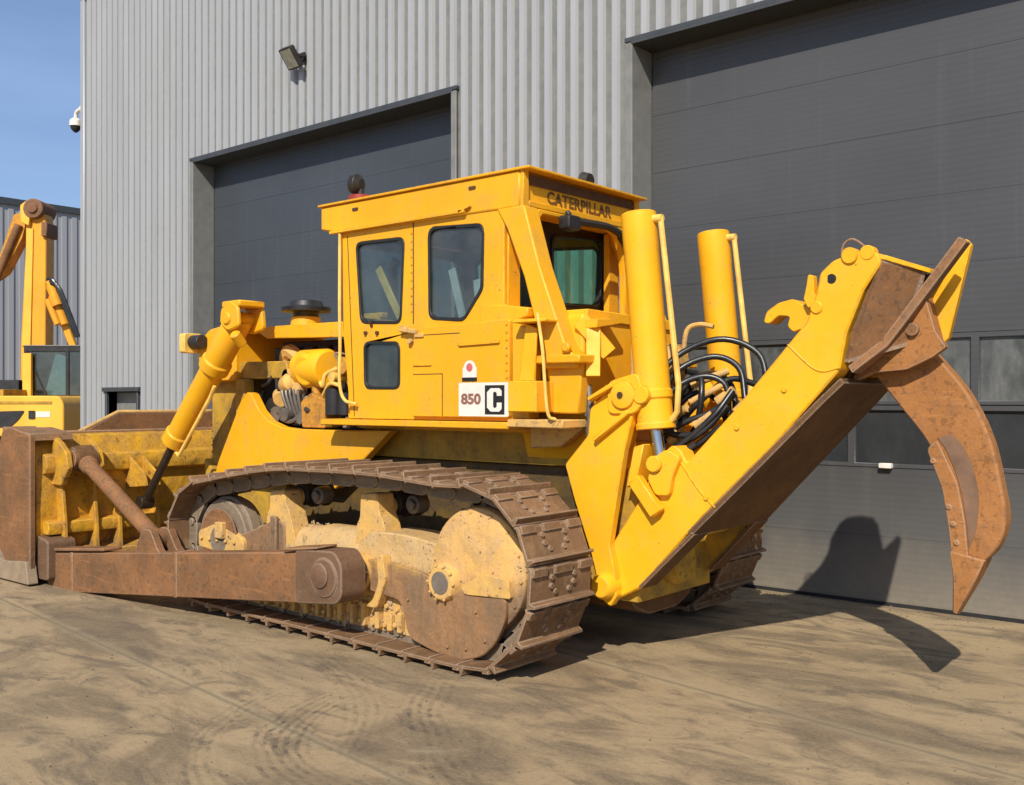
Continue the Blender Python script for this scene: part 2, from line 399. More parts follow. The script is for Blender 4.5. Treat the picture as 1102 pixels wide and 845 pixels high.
def text_mesh(name, txt, size, mat, mtx, parent, extrude=.002, space=1.0, bold=0.0, xs=1.0):
    cu = bpy.data.curves.new(name, 'FONT'); cu.body = txt; cu.size = size; cu.extrude = extrude; cu.align_x = 'CENTER'; cu.align_y = 'CENTER'
    cu.space_character = space; cu.offset = bold
    t = bpy.data.objects.new(name + '_src', cu); COL.objects.link(t)
    me = bpy.data.meshes.new_from_object(t); bpy.data.objects.remove(t); bpy.data.curves.remove(cu)
    me.transform(mtx @ Matrix.Scale(xs, 4, (1, 0, 0))); me.name = name; me.materials.clear(); me.materials.append(mat)
    o = bpy.data.objects.new(name, me); COL.objects.link(o); o.parent = parent; return o

# ------------------------------------------------------------------ ground
g = MB(); g.prism(rect(-160, 220, -200, 160), 'z', -.3, 0)
tag(g.build('yard_ground', M['ground'], bevel=0), kind='structure')

random.seed(5)
g = MB()
for i in range(2600):
    if i % 3: x, y = random.uniform(-3.6, 3.5), random.uniform(-2.4, 4.2)
    else: x, y = random.uniform(-4, 3), -2.46 + abs(random.gauss(0, .22))
    r_ = random.choice((.002, .003, .003, .004, .006)) * random.uniform(.8, 1.3)
    if math.hypot(x + 4.1, y - 6.36) < 2.2: continue
    bmesh.ops.create_icosphere(g.bm, subdivisions=1, radius=r_, matrix=Matrix.Translation((x, y, r_ * .5)) @ Matrix.Rotation(random.random() * 6, 4, 'Z') @ Matrix.Diagonal((1.3, .9, .65, 1)))
tag(g.build('loose_grit', plain('grit_stone', (.20, .15, .09), .9, 0, .5), bevel=0), kind='stuff')

# ------------------------------------------------------------------ warehouse
WY, DY = -2.13, -2.48            # face of the cladding, face of the doors
D1 = (3.95, 9.30, 5.38); D2 = (-4.6, 1.48, 5.38); PD = (10.92, 11.86, 1.93); X0, X1, ZT = -9.0, 12.72, 8.68
wh = empty('warehouse', (0, WY, 0), 'tall grey corrugated steel warehouse with two big dark doors behind the bulldozer', 'building')
wh_off = -WY
def whp(mb, name, mat, parent=None, **k):
    o = mb.build(name, mat, None, **k); o.parent = parent or wh
    if parent is None: o.location = (0, wh_off, 0)
    return o
PER = .1745
def clad(mb, x0, x1, z0, z1, per=PER, dep=.045):
    pts = []; i0 = math.floor(x0 / per)
    xs = []
    i = i0
    while i * per < x1 + per:
        b = i * per
        xs += [(b, 0), (b + per * .40, 0), (b + per * .52, dep), (b + per * .88, dep)]
        i += 1
    prof = [p for p in xs if x0 < p[0] < x1]
    def at(x):
        for a, b in zip(xs, xs[1:]):
            if a[0] <= x <= b[0]: return a[1] + (b[1] - a[1]) * (x - a[0]) / (b[0] - a[0])
        return 0
    prof = [(x0, at(x0))] + prof + [(x1, at(x1))]
    lo = [mb.bm.verts.new((x, WY - dep + d, z0)) for x, d in prof]; hi = [mb.bm.verts.new((x, WY - dep + d, z1)) for x, d in prof]
    for i in range(len(prof) - 1): mb.face([lo[i], lo[i + 1], hi[i + 1], hi[i]])
w = MB()
clad(w, D1[1], PD[0], 0.12, ZT); clad(w, PD[0], PD[1], PD[2], ZT); clad(w, PD[1], X1, .12, ZT)
clad(w, D1[0], D1[1], D1[2], ZT); clad(w, D2[1], D1[0], .12, ZT); clad(w, D2[0], D2[1], D2[2], ZT); clad(w, X0, D2[0], .12, ZT)
whp(w, 'wall_cladding', M['clad'], bevel=0, sharp=20)
w = MB()
w.box(X0, D2[0], -2.60, WY - .035, 0, ZT); w.box(D2[1], D1[0], -2.60, WY - .035, 0, ZT); w.box(D1[1], PD[0], -2.60, WY - .035, 0, ZT)
w.box(PD[1], X1, -2.60, WY - .035, 0, ZT)
w.box(D2[0], D2[1], -2.60, WY - .035, D2[2], ZT); w.box(D1[0], D1[1], -2.60, WY - .035, D1[2], ZT); w.box(PD[0], PD[1], -2.60, WY - .035, PD[2], ZT)
w.box(X0, X1, -30, -2.75, .0, ZT - .02)
whp(w, 'building_shell', M['trim'], bevel=0)
w = MB(); w.box(X0, X1 + .06, -30, WY + .05, ZT, ZT + .13); whp(w, 'roof_coping', M['coping'], bevel=.01)
w = MB(); w.box(X1 - .10, X1 + .03, -2.8, WY + .012, 0, ZT - .002); whp(w, 'corner_flashing', M['clad'], bevel=.01)
w = MB()
for a, b in ((X0, D2[0]), (D2[1] + .06, D1[0] - .06), (D1[1] + .06, PD[0] - .05), (PD[1] + .05, X1 - .1)): w.box(a, b, -2.5, WY + .02, 0, .12)
whp(w, 'concrete_plinth', M['trim'], bevel=.008)
# flashings round openings
for (a, b, t, nm) in ((D1[0], D1[1], D1[2], 1), (D2[0], D2[1], D2[2], 2)):
    w = MB()
    w.prism([(a - .002, DY), (a + .012, DY), (a + .012, WY + .016), (a - .07, WY + .016), (a - .07, WY - .01), (a - .002, WY - .01)], 'z', 0, t - .012); whp(w, 'door_jamb', M['trim'], bevel=.003)
    w = MB(); w.prism([(b + .002, DY), (b - .012, DY), (b - .012, WY + .016), (b + .07, WY + .016), (b + .07, WY - .01), (b + .002, WY - .01)], 'z', 0, t - .012); whp(w, 'door_jamb', M['trim'], bevel=.003)
    w = MB(); w.box(a - .08, b + .08, WY - .03, WY + .018, t, t + .045); w.box(a, b, DY - .04, WY + .02, t - .03, t + .002)  # soffit takes the dark coping colour to deepen its shade
    whp(w, 'door_lintel', M['coping'], bevel=.003)
    # sectional door in panels
    w = MB(); win = nm == 2; zb = (1.20, 2.36) if win else None
    z = 0.03; hs = []
    while z < t:
        z2 = min(z + .585, t); hs.append((z, z2)); z = z2
    if win: hs = [(.03, .60), (.60, 1.20)] + [(2.36 + .585 * i, min(2.36 + .585 * (i + 1), t)) for i in range(6) if 2.36 + .585 * i < t - .01]
    for (p, q) in hs: w.box(a + .02, b - .02, DY - .05, DY, p + .0005, q - .0005)
    dr = whp(w, 'sectional_door', M['door'] if win else M['door_blue'], bevel=.0015)
    w = MB(); w.box(a + .02, b - .02, DY - .04, DY + .012, 0, .03); o = w.build('bottom_seal', M['black'], dr, bevel=0)
    if win:
        xs = [1.455, .42, -.62, -1.66, -2.70, -3.74, -4.58]
        for r_, (zl, zh) in enumerate(((1.20, 1.75), (1.75, 2.36))):
            holes = [rect(xs[i + 1] + .035, xs[i] - .035, zl + .04, zh - .045) for i in range(6)]
            w = MB(); w.prism(rect(-4.58, 1.455, zl + .003, zh - .003), 'y', DY - .05, DY + .004, holes)
            fr = w.build('window_frame', M['door'], dr, bevel=.004)
            for hh in holes:
                w = MB(); w.prism(rect(hh[0][0] - .01, hh[1][0] + .01, hh[0][1] - .01, hh[2][1] + .01), 'y', DY - .04, DY - .025)
                w.build('window_pane', M['pane_top'] if r_ else M['pane_low'], dr, bevel=0)
        w = MB(); w.box(-.99, -.88, DY, DY + .06, 1.20, 1.245); w.build('door_handle', M['white'], dr, bevel=.006)
w = MB(); w.box(PD[0] + .01, PD[1] - .01, -2.42, -2.30, .02, PD[2] - .01); pdo = whp(w, 'side_door', M['trim'], bevel=.006)
w = MB(); w.cyl((PD[1] - .14, -2.30, 1.0), (PD[1] - .14, -2.24, 1.0), .02); w.bar((PD[1] - .14, -2.24, 1.0), (PD[1] - .27, -2.24, 1.0), .02, .02); w.build('handle', M['greymetal'], pdo, bevel=.002)
w = MB(); w.box(PD[0] - .05, PD[0], -2.45, WY + .012, .0, PD[2]); w.box(PD[1], PD[1] + .05, -2.45, WY + .012, 0, PD[2]); w.box(PD[0] - .10, PD[1] + .10, -2.45, WY + .04, PD[2], PD[2] + .07)
whp(w, 'side_door_frame', M['coping'], bevel=.004)

# floodlight on the wall
fl = empty('wall_floodlight', (6.72, WY, 6.35), 'black floodlight angled down on the corrugated wall above the left door', 'lamp')
w = MB()
w.box(-.10, .10, -.02, .03, -.05, .10); w.bar((-.13, .02, .03), (-.13, .22, -.02), .02, .05); w.bar((.13, .02, .03), (.13, .22, -.02), .02, .05); w.box(-.14, .14, .01, .03, 0, .05)
w.build('bracket', M['dark'], fl, bevel=.004)
T = Matrix.Translation((0, .24, -.04)) @ Matrix.Rotation(rad(-38), 4, 'X')
w = MB(); w.prism(poly_round(rect(-.17, .17, -.20, .20), .03), 'y', -.05, .06)
for i in range(6): w.box(-.15, .15, -.09, -.05, -.16 + i * .06, -.15 + i * .06)
w.bm.transform(T); hd = w.build('lamp_head', M['dark'], fl, bevel=.006); fl.scale = (.72, .72, .72)
w = MB(); w.prism(rect(-.14, .14, -.17, .17), 'y', .06, .066); w.bm.transform(T); w.build('lens', plain('lamp_lens', (.30, .30, .25), .15), hd, bevel=0)
# security camera on the corner
sc_ = empty('security_camera', (12.74, -2.2, 6.74), 'white dome security camera on the far left corner of the warehouse', 'camera')
w = MB(); w.cyl((-.02, 0, .1), (.10, 0, .1), .09); w.tube([(.08, 0, .1), (.22, 0, .12), (.38, 0, .08), (.42, 0, -.02)], .045); w.build('bracket', M['white'], sc_, bevel=.003)
w = MB(); w.cyl((.42, 0, -.04), (.42, 0, -.22), .12, prof=[(0, .07), (.3, .13), (1, .135)]); hd = w.build('camera_housing', M['white'], sc_, bevel=.003)
sc_.scale = (.78, .78, .78)
w = MB(); w.cyl((.42, 0, -.22), (.42, 0, -.36), .1, prof=[(0, .115), (.4, .105), (.8, .06), (1, .02)]); w.build('dome', M['black'], hd, bevel=0)

# far building
fb = empty('distant_warehouse', (36, 0, 0), 'distant blue grey clad building beyond the excavator', 'building')
w = MB(); w.box(0, 20, -60, 25, 0, 9.35)
for i in range(150): w.box(-.05, 0, -46 + i * .42, -46 + i * .42 + .2, 0, 9.2)
w.build('wall', M['clad_far'], fb, bevel=0)
w = MB(); w.box(-.12, 20, -60.1, 25.1, 9.35, 9.6); w.build('roof_trim', M['coping'], fb, bevel=0)

# ------------------------------------------------------------------ bulldozer
dz = empty('bulldozer', (0, 0, 0), 'large yellow crawler bulldozer with rusty blade and single shank ripper raised at the rear', 'bulldozer')
YL, YR, YO, YD = M['yellow'], M['yellow_rear'], M['yellow_old'], M['yellow_dust']

# --- tracks
SP, SR = (.39, .645), .580; ID, IR = (3.36, .60), .50
def track_path():
    P = [(.62, .066), (.42, .066), (.26, .078)]
    for i in range(25):
        a = rad(246 - 156 * i / 24); P.append((SP[0] + SR * math.cos(a), SP[1] + SR * math.sin(a)))
    P += [tuple(p)[:2] for p in catmull([(.62, 1.222, 0), (1.25, 1.262, 0), (1.85, 1.262, 0), (2.4, 1.245, 0), (3.0, 1.165, 0)], 6)]
    for i in range(25):
        a = rad(72 - 162 * i / 24); P.append((ID[0] + IR * math.cos(a), ID[1] + IR * math.sin(a)))
    P = [Vector(p) for p in P]; P.append(P[0].copy())
    L = [0]
    for a, b in zip(P, P[1:]): L.append(L[-1] + (b - a).length)
    n_ = round(L[-1] / .262); out = []
    for k in range(n_):
        s_ = (k + .35) * L[-1] / n_
        i = max(j for j in range(len(L) - 1) if L[j] <= s_); t = (s_ - L[i]) / (L[i + 1] - L[i] + 1e-9)
        p = P[i].lerp(P[i + 1], t); tg = (P[i + 1] - P[i]).normalized(); out.append((p, tg))
    return out
TP = track_path(); PIT = .262
w = MB()   # one shoe: local x along travel, y across, z outward
hw = .318
w.prism([(-.128, -.004), (.110, -.004), (.132, -.018), (.132, .004), (.112, .020), (-.088, .020), (-.096, .062), (-.114, .066), (-.122, .020), (-.130, .014)], 'y', -hw, hw)
for sy in (-.115, .115):
    for bx in (.0, .055): w.cyl((bx, sy, .018), (bx, sy, .036), .021, seg=6)
    for bx in (-.04,): w.cyl((bx, sy * .62, .018), (bx, sy * .62, .034), .021, seg=6)
for (a_, b_) in ((-.31, -.17), (-.09, .09), (.17, .31)): w.prism(rect(.072, .128, a_, b_), 'z', .010, .038)
shoe0 = w.build('track_shoe', M['shoe'], None, bevel=.004)
shoe_used = False
def chain_link(mb, p, tg, y):
    nx = Vector((-tg.y, tg.x))   # path runs so that this points inwards / outwards
    for sy in (-.085, .085):
        pts = []
        for (a, b) in [(-.14, .0), (.125, .0), (.15, .04), (.14, .085), (.09, .118), (-.09, .118), (-.15, .085), (-.155, .035)]:
            q = p + tg * a + nx * (-b) * SGN; pts.append((q.x, q.y))
        mb.prism(pts, 'y', y + sy - .022, y + sy + .022)
    q = p + tg * .13 - nx * .062 * SGN; mb.cyl((q.x, y - .125, q.y), (q.x, y + .125, q.y), .034, seg=10)
# orientation test: outward normal must point away from the loop's middle
mid = Vector((1.9, .62)); p0, t0 = TP[len(TP) // 8]
SGN = 1 if Vector((-t0.y, t0.x)).dot(p0 - mid) > 0 else -1
for s in (1, -1):
    yc = s * 1.25
    w = MB()
    for p, tg in TP: chain_link(w, p, tg, yc)
    tr = w.build('track', M['chain'], dz, bevel=.004)
    for p, tg in TP:
        nv = Vector((-tg.y, tg.x)) * SGN
        o = shoe0 if not shoe_used else shoe0.copy()
        if shoe_used: COL.objects.link(o)
        shoe_used = True
        X = Vector((tg.x, 0, tg.y)); Z = Vector((nv.x, 0, nv.y)); Yv = Z.cross(X)
        mt = Matrix((X, Yv, Z)).transposed().to_4x4(); mt.translation = Vector((p.x, yc, p.y))
        o.parent = tr; o.matrix_local = mt
    # idler
    w = MB()
    w.cyl((ID[0], yc - .05, ID[1]), (ID[0], yc + .05, ID[1]), .37, seg=40); w.cyl((ID[0], yc - .10, ID[1]), (ID[0], yc + .10, ID[1]), .345, seg=40)
    w.cyl((ID[0], yc - .15, ID[1]), (ID[0], yc + .15, ID[1]), .12, seg=20)
    w.build('idler_wheel', M['chain'], dz, bevel=.008)
    w = MB(); w.cyl((ID[0], yc + s * .10, ID[1]), (ID[0], yc + s * .108, ID[1]), .27, seg=32); w.build('idler_disc', M['rust_arm'], dz, bevel=0)
    # sprocket
    w = MB(); pts = []
    for i in range(54):
        a = 2 * math.pi * i / 54; pts.append((SP[0] + (.47 if i % 2 else .425) * math.cos(a), SP[1] + (.47 if i % 2 else .425) * math.sin(a)))
    w.prism(pts, 'y', yc - .05, yc + .05); w.build('sprocket', M['chain'], dz, bevel=.004)
    # final drive cover: dusty yellow dished disc with bolts
    w = MB(); b = s * 1.0
    rings = []
    for (yy, rr) in ((1.0, .40), (1.30, .425), (1.345, .415), (1.365, .37), (1.372, .24), (1.36, .10)):
        rings.append([(SP[0] + rr * math.cos(2 * math.pi * i / 48), s * yy, SP[1] + .02 + rr * math.sin(2 * math.pi * i / 48)) for i in range(48)])
    w.loft(rings)
    for i in range(14):
        a = 2 * math.pi * i / 14 + .1
        w.bolt((SP[0] + .385 * math.cos(a), s * 1.352, SP[1] + .02 + .385 * math.sin(a)), 'y' if s > 0 else '-y', .013, .015)
    w.build('sprocket_cover', M['yellow_low'], dz, bevel=.004, sharp=30)
    w = MB(); w.cyl((.66, s * 1.30, .56), (.66, s * 1.43, .56), .11, prof=[(0, .16), (.5, .135), (.8, .13), (1, .11)], seg=28)
    for i in range(10):
        a = 2 * math.pi * i / 10; w.bolt((.66 + .118 * math.cos(a), s * 1.42, .56 + .118 * math.sin(a)), 'y' if s > 0 else '-y', .012, .018)
    hb = w.build('wheel_hub', YO, dz, bevel=.004)
    w = MB(); w.cyl((.66, s * 1.42, .56), (.66, s * 1.436, .56), .078, seg=24); w.build('hub_cap', plain('grey_brown_cap', (.16, .13, .10), .6) if s > 0 else M['dark'], hb, bevel=.003)
    w = MB(); w.prism(poly_round([(.06, .52), (.46, .50), (.50, .56), (.40, .60), (.30, .66), (.08, .64)], .02), 'y', s * 1.36, s * 1.405)
    w.build('guard_lip', YO, dz, bevel=.006)
    # rear guard plate, rusty, rounded
    w = MB(); w.prism(poly_round([(1.48, .64), (1.20, .64), (.86, .60), (.60, .50), (.30, .50), (.10, .53), (.11, .38), (.19, .22), (.31, .11), (.47, .06), (.74, .07), (1.0, .13), (1.08, .38), (1.48, .42)], .06), 'y', s * 1.352, s * 1.395)
    for (bx, bz) in ((.28, .22), (.45, .14), (.62, .13), (.36, .40), (1.0, .40), (1.3, .5), (1.38, .3)): w.bolt((bx, s * 1.395, bz), 'y' if s > 0 else '-y', .016, .014)
    w.build('sprocket_guard', M['guard_low'], dz, bevel=.01)
    # roller frame
    w = MB()
    w.cyl((.95, s * 1.13, .62), (3.05, s * 1.13, .60), .2, prof=[(0, .19), (.1, .21), (.55, .21), (.62, .185), (.9, .185), (1, .13)], seg=26)
    w.prism(poly_round([(.85, .30), (3.05, .30), (3.25, .45), (3.22, .62), (2.9, .70), (.85, .72)], .05), 'y', s * .98, s * 1.28)
    w.prism(poly_round([(.70, .56), (1.55, .56), (1.60, .74), (1.42, .84), (1.10, .84), (.72, .80)], .06), 'y', s * 1.0, s * 1.345)
    w.build('track_frame', YD, dz, bevel=.012)
    w = MB(); w.prism(poly_round([(2.48, .52), (3.15, .48), (3.24, .62), (2.86, .74), (2.60, .84), (2.5, .8)], .03), 'y', s * 1.22, s * 1.325)
    w.prism(rect(2.56, 2.64, .50, .86), 'y', s * 1.325, s * 1.36); w.build('frame_guard', M['rust_guard'], dz, bevel=.008)
    # idler yoke
    w = MB(); w.prism(poly_round([(3.0, .48), (3.40, .50), (3.66, .52), (3.66, .66), (3.42, .74), (3.2, .70), (3.0, .64)], .04), 'y', s * 1.30, s * 1.36)
    for k in range(5): w.bolt((3.12 + .12 * k, s * 1.36, .60), 'y' if s > 0 else '-y', .02, .02)
    w.box(3.25, 3.36, min(s * 1.30, s * 1.40), max(s * 1.30, s * 1.40), .62, .76); w.build('idler_yoke', YO, dz, bevel=.008)
    # lower roller guard with a crowded row of bolts and lugs
    w = MB(); w.prism([(1.00, .12), (3.06, .12), (3.12, .24), (3.0, .42), (1.0, .42)], 'y', s * 1.24, s * 1.33)
    random.seed(3)
    x = 1.10
    while x < 3.0:
        h_ = .26 + random.random() * .10
        w.prism(poly_round(rect(x, x + .035 + random.random() * .02, .14, h_), .015), 'y', s * 1.33, s * (1.36 + random.random() * .03))
        w.bolt((x + .075, s * 1.33, .17 + random.random() * .03), 'y' if s > 0 else '-y', .022, .04)
        w.bolt((x + .07, s * 1.33, .27 + random.random() * .04), 'y' if s > 0 else '-y', .02, .03); x += .10 + random.random() * .05
    w.build('roller_guard', M['yellow_old'], dz, bevel=.005)
    for k in range(7):
        xx = .72 + k * .40
        w = MB(); w.cyl((xx, s * 1.0, .255), (xx, s * 1.235, .255), .09, prof=[(0, .12), (.15, .12), (.16, .10), (.84, .10), (.85, .12), (1, .12)], seg=24); w.build('track_roller', M['chain'], dz, bevel=.003)
    # carrier roller brackets and rollers
    for (xa, zt, wd) in ((2.60, 1.06, .20), (1.50, 1.10, .20)):
        w = MB()
        w.prism(poly_round([(xa - .27, .55), (xa + .17, .55), (xa + .15, .86), (xa + .11, .92), (xa + .10, zt), (xa - .08, zt + .01), (xa - .10, .98), (xa - .15, .90)], .025), 'y', s * 1.14, s * 1.31)
        w.cyl((xa, s * 1.0, 1.0), (xa, s * 1.26, 1.0), .075, seg=20)
        w.build('roller_bracket', M['yellow_old'], dz, bevel=.008)
        w = MB(); w.cyl((xa - .02, s * .86, 1.02), (xa - .02, s * 1.13, 1.02), .1, prof=[(0, .115), (.12, .115), (.14, .095), (.42, .095), (.44, .115), (.6, .115), (.62, .095), (1, .095)], seg=24)
        w.build('carrier_roller', M['dark'], dz, bevel=.003)
        w = MB(); w.cyl((xa - .22, s * 1.0, 1.02), (xa - .22, s * 1.12, 1.02), .07, seg=18); w.cyl((xa - .22, s * 1.12, 1.02), (xa - .22, s * 1.15, 1.02), .04, seg=12); w.build('roller_cap', M['greymetal'], dz, bevel=.004)
    # push arm and trunnion
    w = MB()
    a, b = Vector((5.70, s * 1.68, .118)), Vector((1.62, s * 1.64, .52))
    w.bar(a, b, .17, .37)
    w.bar((5.72, s * 1.685, .335), (4.6, s * 1.675, .44), .19, .03); w.bar((2.0, s * 1.66, .69), (1.6, s * 1.66, .74), .20, .02)
    for t in (.12, .55): q = a.lerp(b, t); w.bar(q - Vector((.02, 0, 0)), q + Vector((.02, 0, 0)), .185, .385)
    w.build('push_arm', M['rust_arm'], dz, bevel=.016, seg=2)
    w = MB(); w.cyl((1.52, s * 1.46, .535), (1.52, s * 1.765, .535), .14, seg=30)
    w.prism(poly_round([(1.86, .31), (1.40, .36), (1.34, .42), (1.34, .64), (1.42, .73), (1.86, .71)], .05), 'y', s * 1.52, s * 1.75)
    w.build('arm_trunnion', M['rust_dark'], dz, bevel=.008)
    w = MB(); w.cyl((1.55, s * 1.765, .55), (1.55, s * 1.79, .55), .075, prof=[(0, .09), (.6, .09), (1, .06)], seg=20); w.build('trunnion_pin', M['rust_dark'], dz, bevel=.004)
    w = MB(); w.prism(poly_round([(1.42, .30), (1.34, .36), (1.28, .50), (1.30, .66), (1.24, .70), (1.20, .52), (1.30, .30)], .03), 'y', s * 1.38, s * 1.46); w.cyl((1.52, s * 1.2, .535), (1.52, s * 1.5, .535), .14)
    w.build('trunnion_mount', YO, dz, bevel=.008)

for o in dz.children:
    k = o.name.split('.')[0]
    if k in ('idler_disc', 'sprocket_cover', 'wheel_hub', 'guard_lip', 'sprocket_guard', 'track_frame', 'frame_guard', 'idler_yoke', 'roller_guard', 'roller_bracket'):
        o.location.y = .035 * (1 if sum(v.co.y for v in o.data.vertices) > 0 else -1)
for s in (1, -1):
    random.seed(21 + s); w = MB()
    for i in range(330):
        u = random.random()
        if u < .45: x, z, y = random.uniform(.95, 3.0), random.uniform(.12, .44), 1.37
        elif u < .75: x, z, y = random.uniform(.75, 2.9), random.uniform(.50, .70), 1.33
        else:
            x, y = random.uniform(.9, 2.9), random.uniform(1.05, 1.26); z = .60 + math.sqrt(max(0, .205 ** 2 - (y - 1.165) ** 2)) + .0
        if x < 1.6 and z < .62: x += .7 if x < 1.1 else 0; z = max(z, .12)
        r_ = random.uniform(.010, .030) * (.45 if u > .75 else 1)
        bmesh.ops.create_icosphere(w.bm, subdivisions=2, radius=r_, matrix=Matrix.Translation((x, s * y, z)) @ Matrix.Rotation(random.random() * 6, 4, 'Y') @ Matrix.Diagonal((random.uniform(1, 2.2), .45, random.uniform(.6, 1.1), 1)))
    for v_ in w.bm.verts: v_.co += Vector((random.uniform(-1, 1), random.uniform(-1, 1), random.uniform(-1, 1))) * .0022
    o = w.build('dried_mud', M['mud'], dz, bevel=0, sharp=60); o['kind'] = 'stuff'

# --- blade (a box-backed mouldboard with end plates and a raised guard)
BW = 1.88
# mouldboard profile in x,z (concave to the front)
front = [(6.02, .03), (5.90, .20), (5.83, .45), (5.83, .75), (5.90, 1.05), (6.03, 1.28), (6.18, 1.43)]
back = [(6.12, 1.47), (5.90, 1.44), (5.78, 1.25), (5.75, 1.05), (5.74, .75), (5.74, .45), (5.80, .18), (5.93, .02)]
w = MB(); w.prism(front + back, 'y', -BW + .03, BW - .03); bl = w.build('blade', M['blade_yellow'], dz, bevel=.006, sharp=25)
w = MB()   # stiffener boxes on its back
w.prism([(5.78, 1.27), (5.70, 1.25), (5.66, 1.16), (5.68, 1.08), (5.76, 1.06)], 'y', -1.78, 1.78)
w.prism([(5.76, .34), (5.56, .30), (5.52, .12), (5.84, .10)], 'y', -1.78, 1.78)
for yy in (1.62, 1.30, 1.05, .62, -.62, -1.05, -1.30, -1.62): w.prism([(5.76, .30), (5.58, .30), (5.60, .60), (5.66, .98), (5.76, .98)], 'y', yy - .02, yy + .02)
w.prism([(5.76, .62), (5.64, .60), (5.62, .54), (5.64, .48), (5.76, .48)], 'y', -1.78, 1.78)
w.build('blade_stiffener', M['blade_yellow'], bl, bevel=.008)
for yy in (1.34, 1.66, -1.34, -1.66):
    w = MB(); w.prism([(5.74, 1.44), (5.60, 1.38), (5.46, 1.28), (5.42, 1.14), (5.56, .96), (5.76, .96)], 'y', yy - .03, yy + .03); w.build('strut_bracket', M['blade_yellow'], bl, bevel=.01)
w = MB(); w.prism(poly_round([(-1.32, 1.40), (1.32, 1.40), (.80, 1.66), (-.80, 1.66)], .05), 'x', 6.10, 6.14)
w.build('spill_guard', M['rust_arm'], bl, bevel=.008)
w = MB(); w.tube([(6.12, 1.30, 1.43), (6.12, .80, 1.665), (6.12, -.80, 1.665), (6.12, -1.30, 1.43)], .022, smooth=False); w.build('guard_rim', YO, bl, bevel=0)
w = MB(); w.box(6.0, 6.22, -1.80, 1.80, 1.42, 1.48); w.build('top_lip', M['rust_guard'], bl, bevel=.01)
w = MB(); w.prism([(6.02, .20), (6.09, -.0 + .02), (6.06, .0 + .01), (5.99, .18)], 'y', -1.85, 1.85); w.build('cutting_edge', plain('worn_bright_edge', (.32, .28, .22), .5), bl, bevel=.003)
for s in (1, -1):
    w = MB(); w.prism(poly_round([(5.70, .08), (5.70, 1.46), (6.12, 1.53), (6.30, 1.50), (6.46, 1.12), (6.52, .72), (6.40, .34), (6.12, .09)], .05), 'y', s * 1.87, s * 1.93)
    w.build('end_plate', M['rust_arm'], bl, bevel=.01)
    w = MB(); w.prism([(6.05, 1.42), (6.33, 1.49), (6.30, 1.53), (5.98, 1.47)], 'y', s * 1.60, s * 1.92); w.prism([(5.70, 1.40), (5.76, 1.40), (6.15, 1.52), (5.72, 1.47)], 'y', s * 1.5, s * 1.92); w.build('corner_gusset', M['rust_guard'], bl, bevel=.006)
    w = MB(); w.prism(poly_round([(5.66, .02), (5.72, .24), (6.2, .20), (6.62, .30), (6.70, .12), (6.60, .02)], .02), 'y', s * 1.86, s * 1.96); w.build('end_bit', plain('worn_end_bit', (.27, .20, .13), .6), bl, bevel=.006)
    w = MB(); w.prism(poly_round([(5.52, .06), (5.52, .44), (5.76, .48), (5.80, .06)], .04), 'y', s * 1.56, s * 1.84); w.build('arm_lug', M['rust_dark'], bl, bevel=.01)
    # tilt strut
    w = MB(); a, b = Vector((5.50, s * 1.50, 1.22)), Vector((3.95, s * 1.62, .58))
    w.cyl(a, b, .075, prof=[(0, .05), (.06, .06), (.07, .088), (.12, .088), (.13, .072), (.96, .072), (1, .05)], seg=22); w.cyl(a - Vector((0, .12, 0)), a + Vector((0, .12, 0)), .09); w.cyl(b - Vector((0, .10, 0)), b + Vector((0, .10, 0)), .09)
    w.build('brace_strut', M['rust_arm'], dz, bevel=.004)
    w = MB(); w.prism(poly_round([(3.60, .44), (4.12, .40), (4.06, .56), (3.98, .68), (3.86, .68), (3.74, .52)], .03), 'y', s * 1.50, s * 1.57); w.prism(poly_round([(3.60, .44), (4.12, .40), (4.06, .56), (3.98, .68), (3.86, .68), (3.74, .52)], .03), 'y', s * 1.67, s * 1.74)
    w.build('strut_clevis', M['rust_arm'], dz, bevel=.006)
    w = MB(); w.cyl(a + Vector((0.03, -.10, 0)), a + Vector((.03, .10, 0)), .13, prof=[(0, .13), (.7, .13), (1, .11)], seg=24); w.build('strut_collar', M['under'], dz, bevel=.006)
    # triangular lift lug on back of blade
    w = MB(); w.prism([(5.76, 1.25), (5.40, 1.05), (5.36, .92), (5.76, .88)], 'y', s * .74, s * .77); w.prism([(5.76, 1.25), (5.40, 1.05), (5.36, .92), (5.76, .88)], 'y', s * .88, s * .91); w.build('lift_lug', M['blade_yellow'], bl, bevel=.005)
    # lift cylinder
    a, b = Vector((3.80, s * .86, 2.56)), Vector((4.93, s * .86, 1.36)); c_ = Vector((5.50, s * .84, .74))
    w = MB(); w.cyl(a, b, .12, prof=[(0, .10), (.02, .125), (.32, .125), (.33, .145), (.39, .145), (.40, .115), (.90, .115), (.91, .13), (.985, .13), (1, .10)], seg=26)
    lc = w.build('lift_cylinder', YL, dz, bevel=.003)
    w = MB(); w.cyl(b, c_, .042, seg=14); w.cyl(c_ - Vector((0, .07, 0)), c_ + Vector((0, .07, 0)), .07); w.build('piston_rod', M['rod_dark'], lc, bevel=.002)
    o1 = Vector((-.10, s * .03, -.13))
    w = MB(); w.tube([a.lerp(b, .42) + o1, a.lerp(b, .5) + o1 * 1.15, a.lerp(b, .97) + o1 * 1.15, a.lerp(b, .99) + o1 * .7], .018, smooth=False); w.build('oil_pipe', M['pale_pipe'], lc, bevel=0)
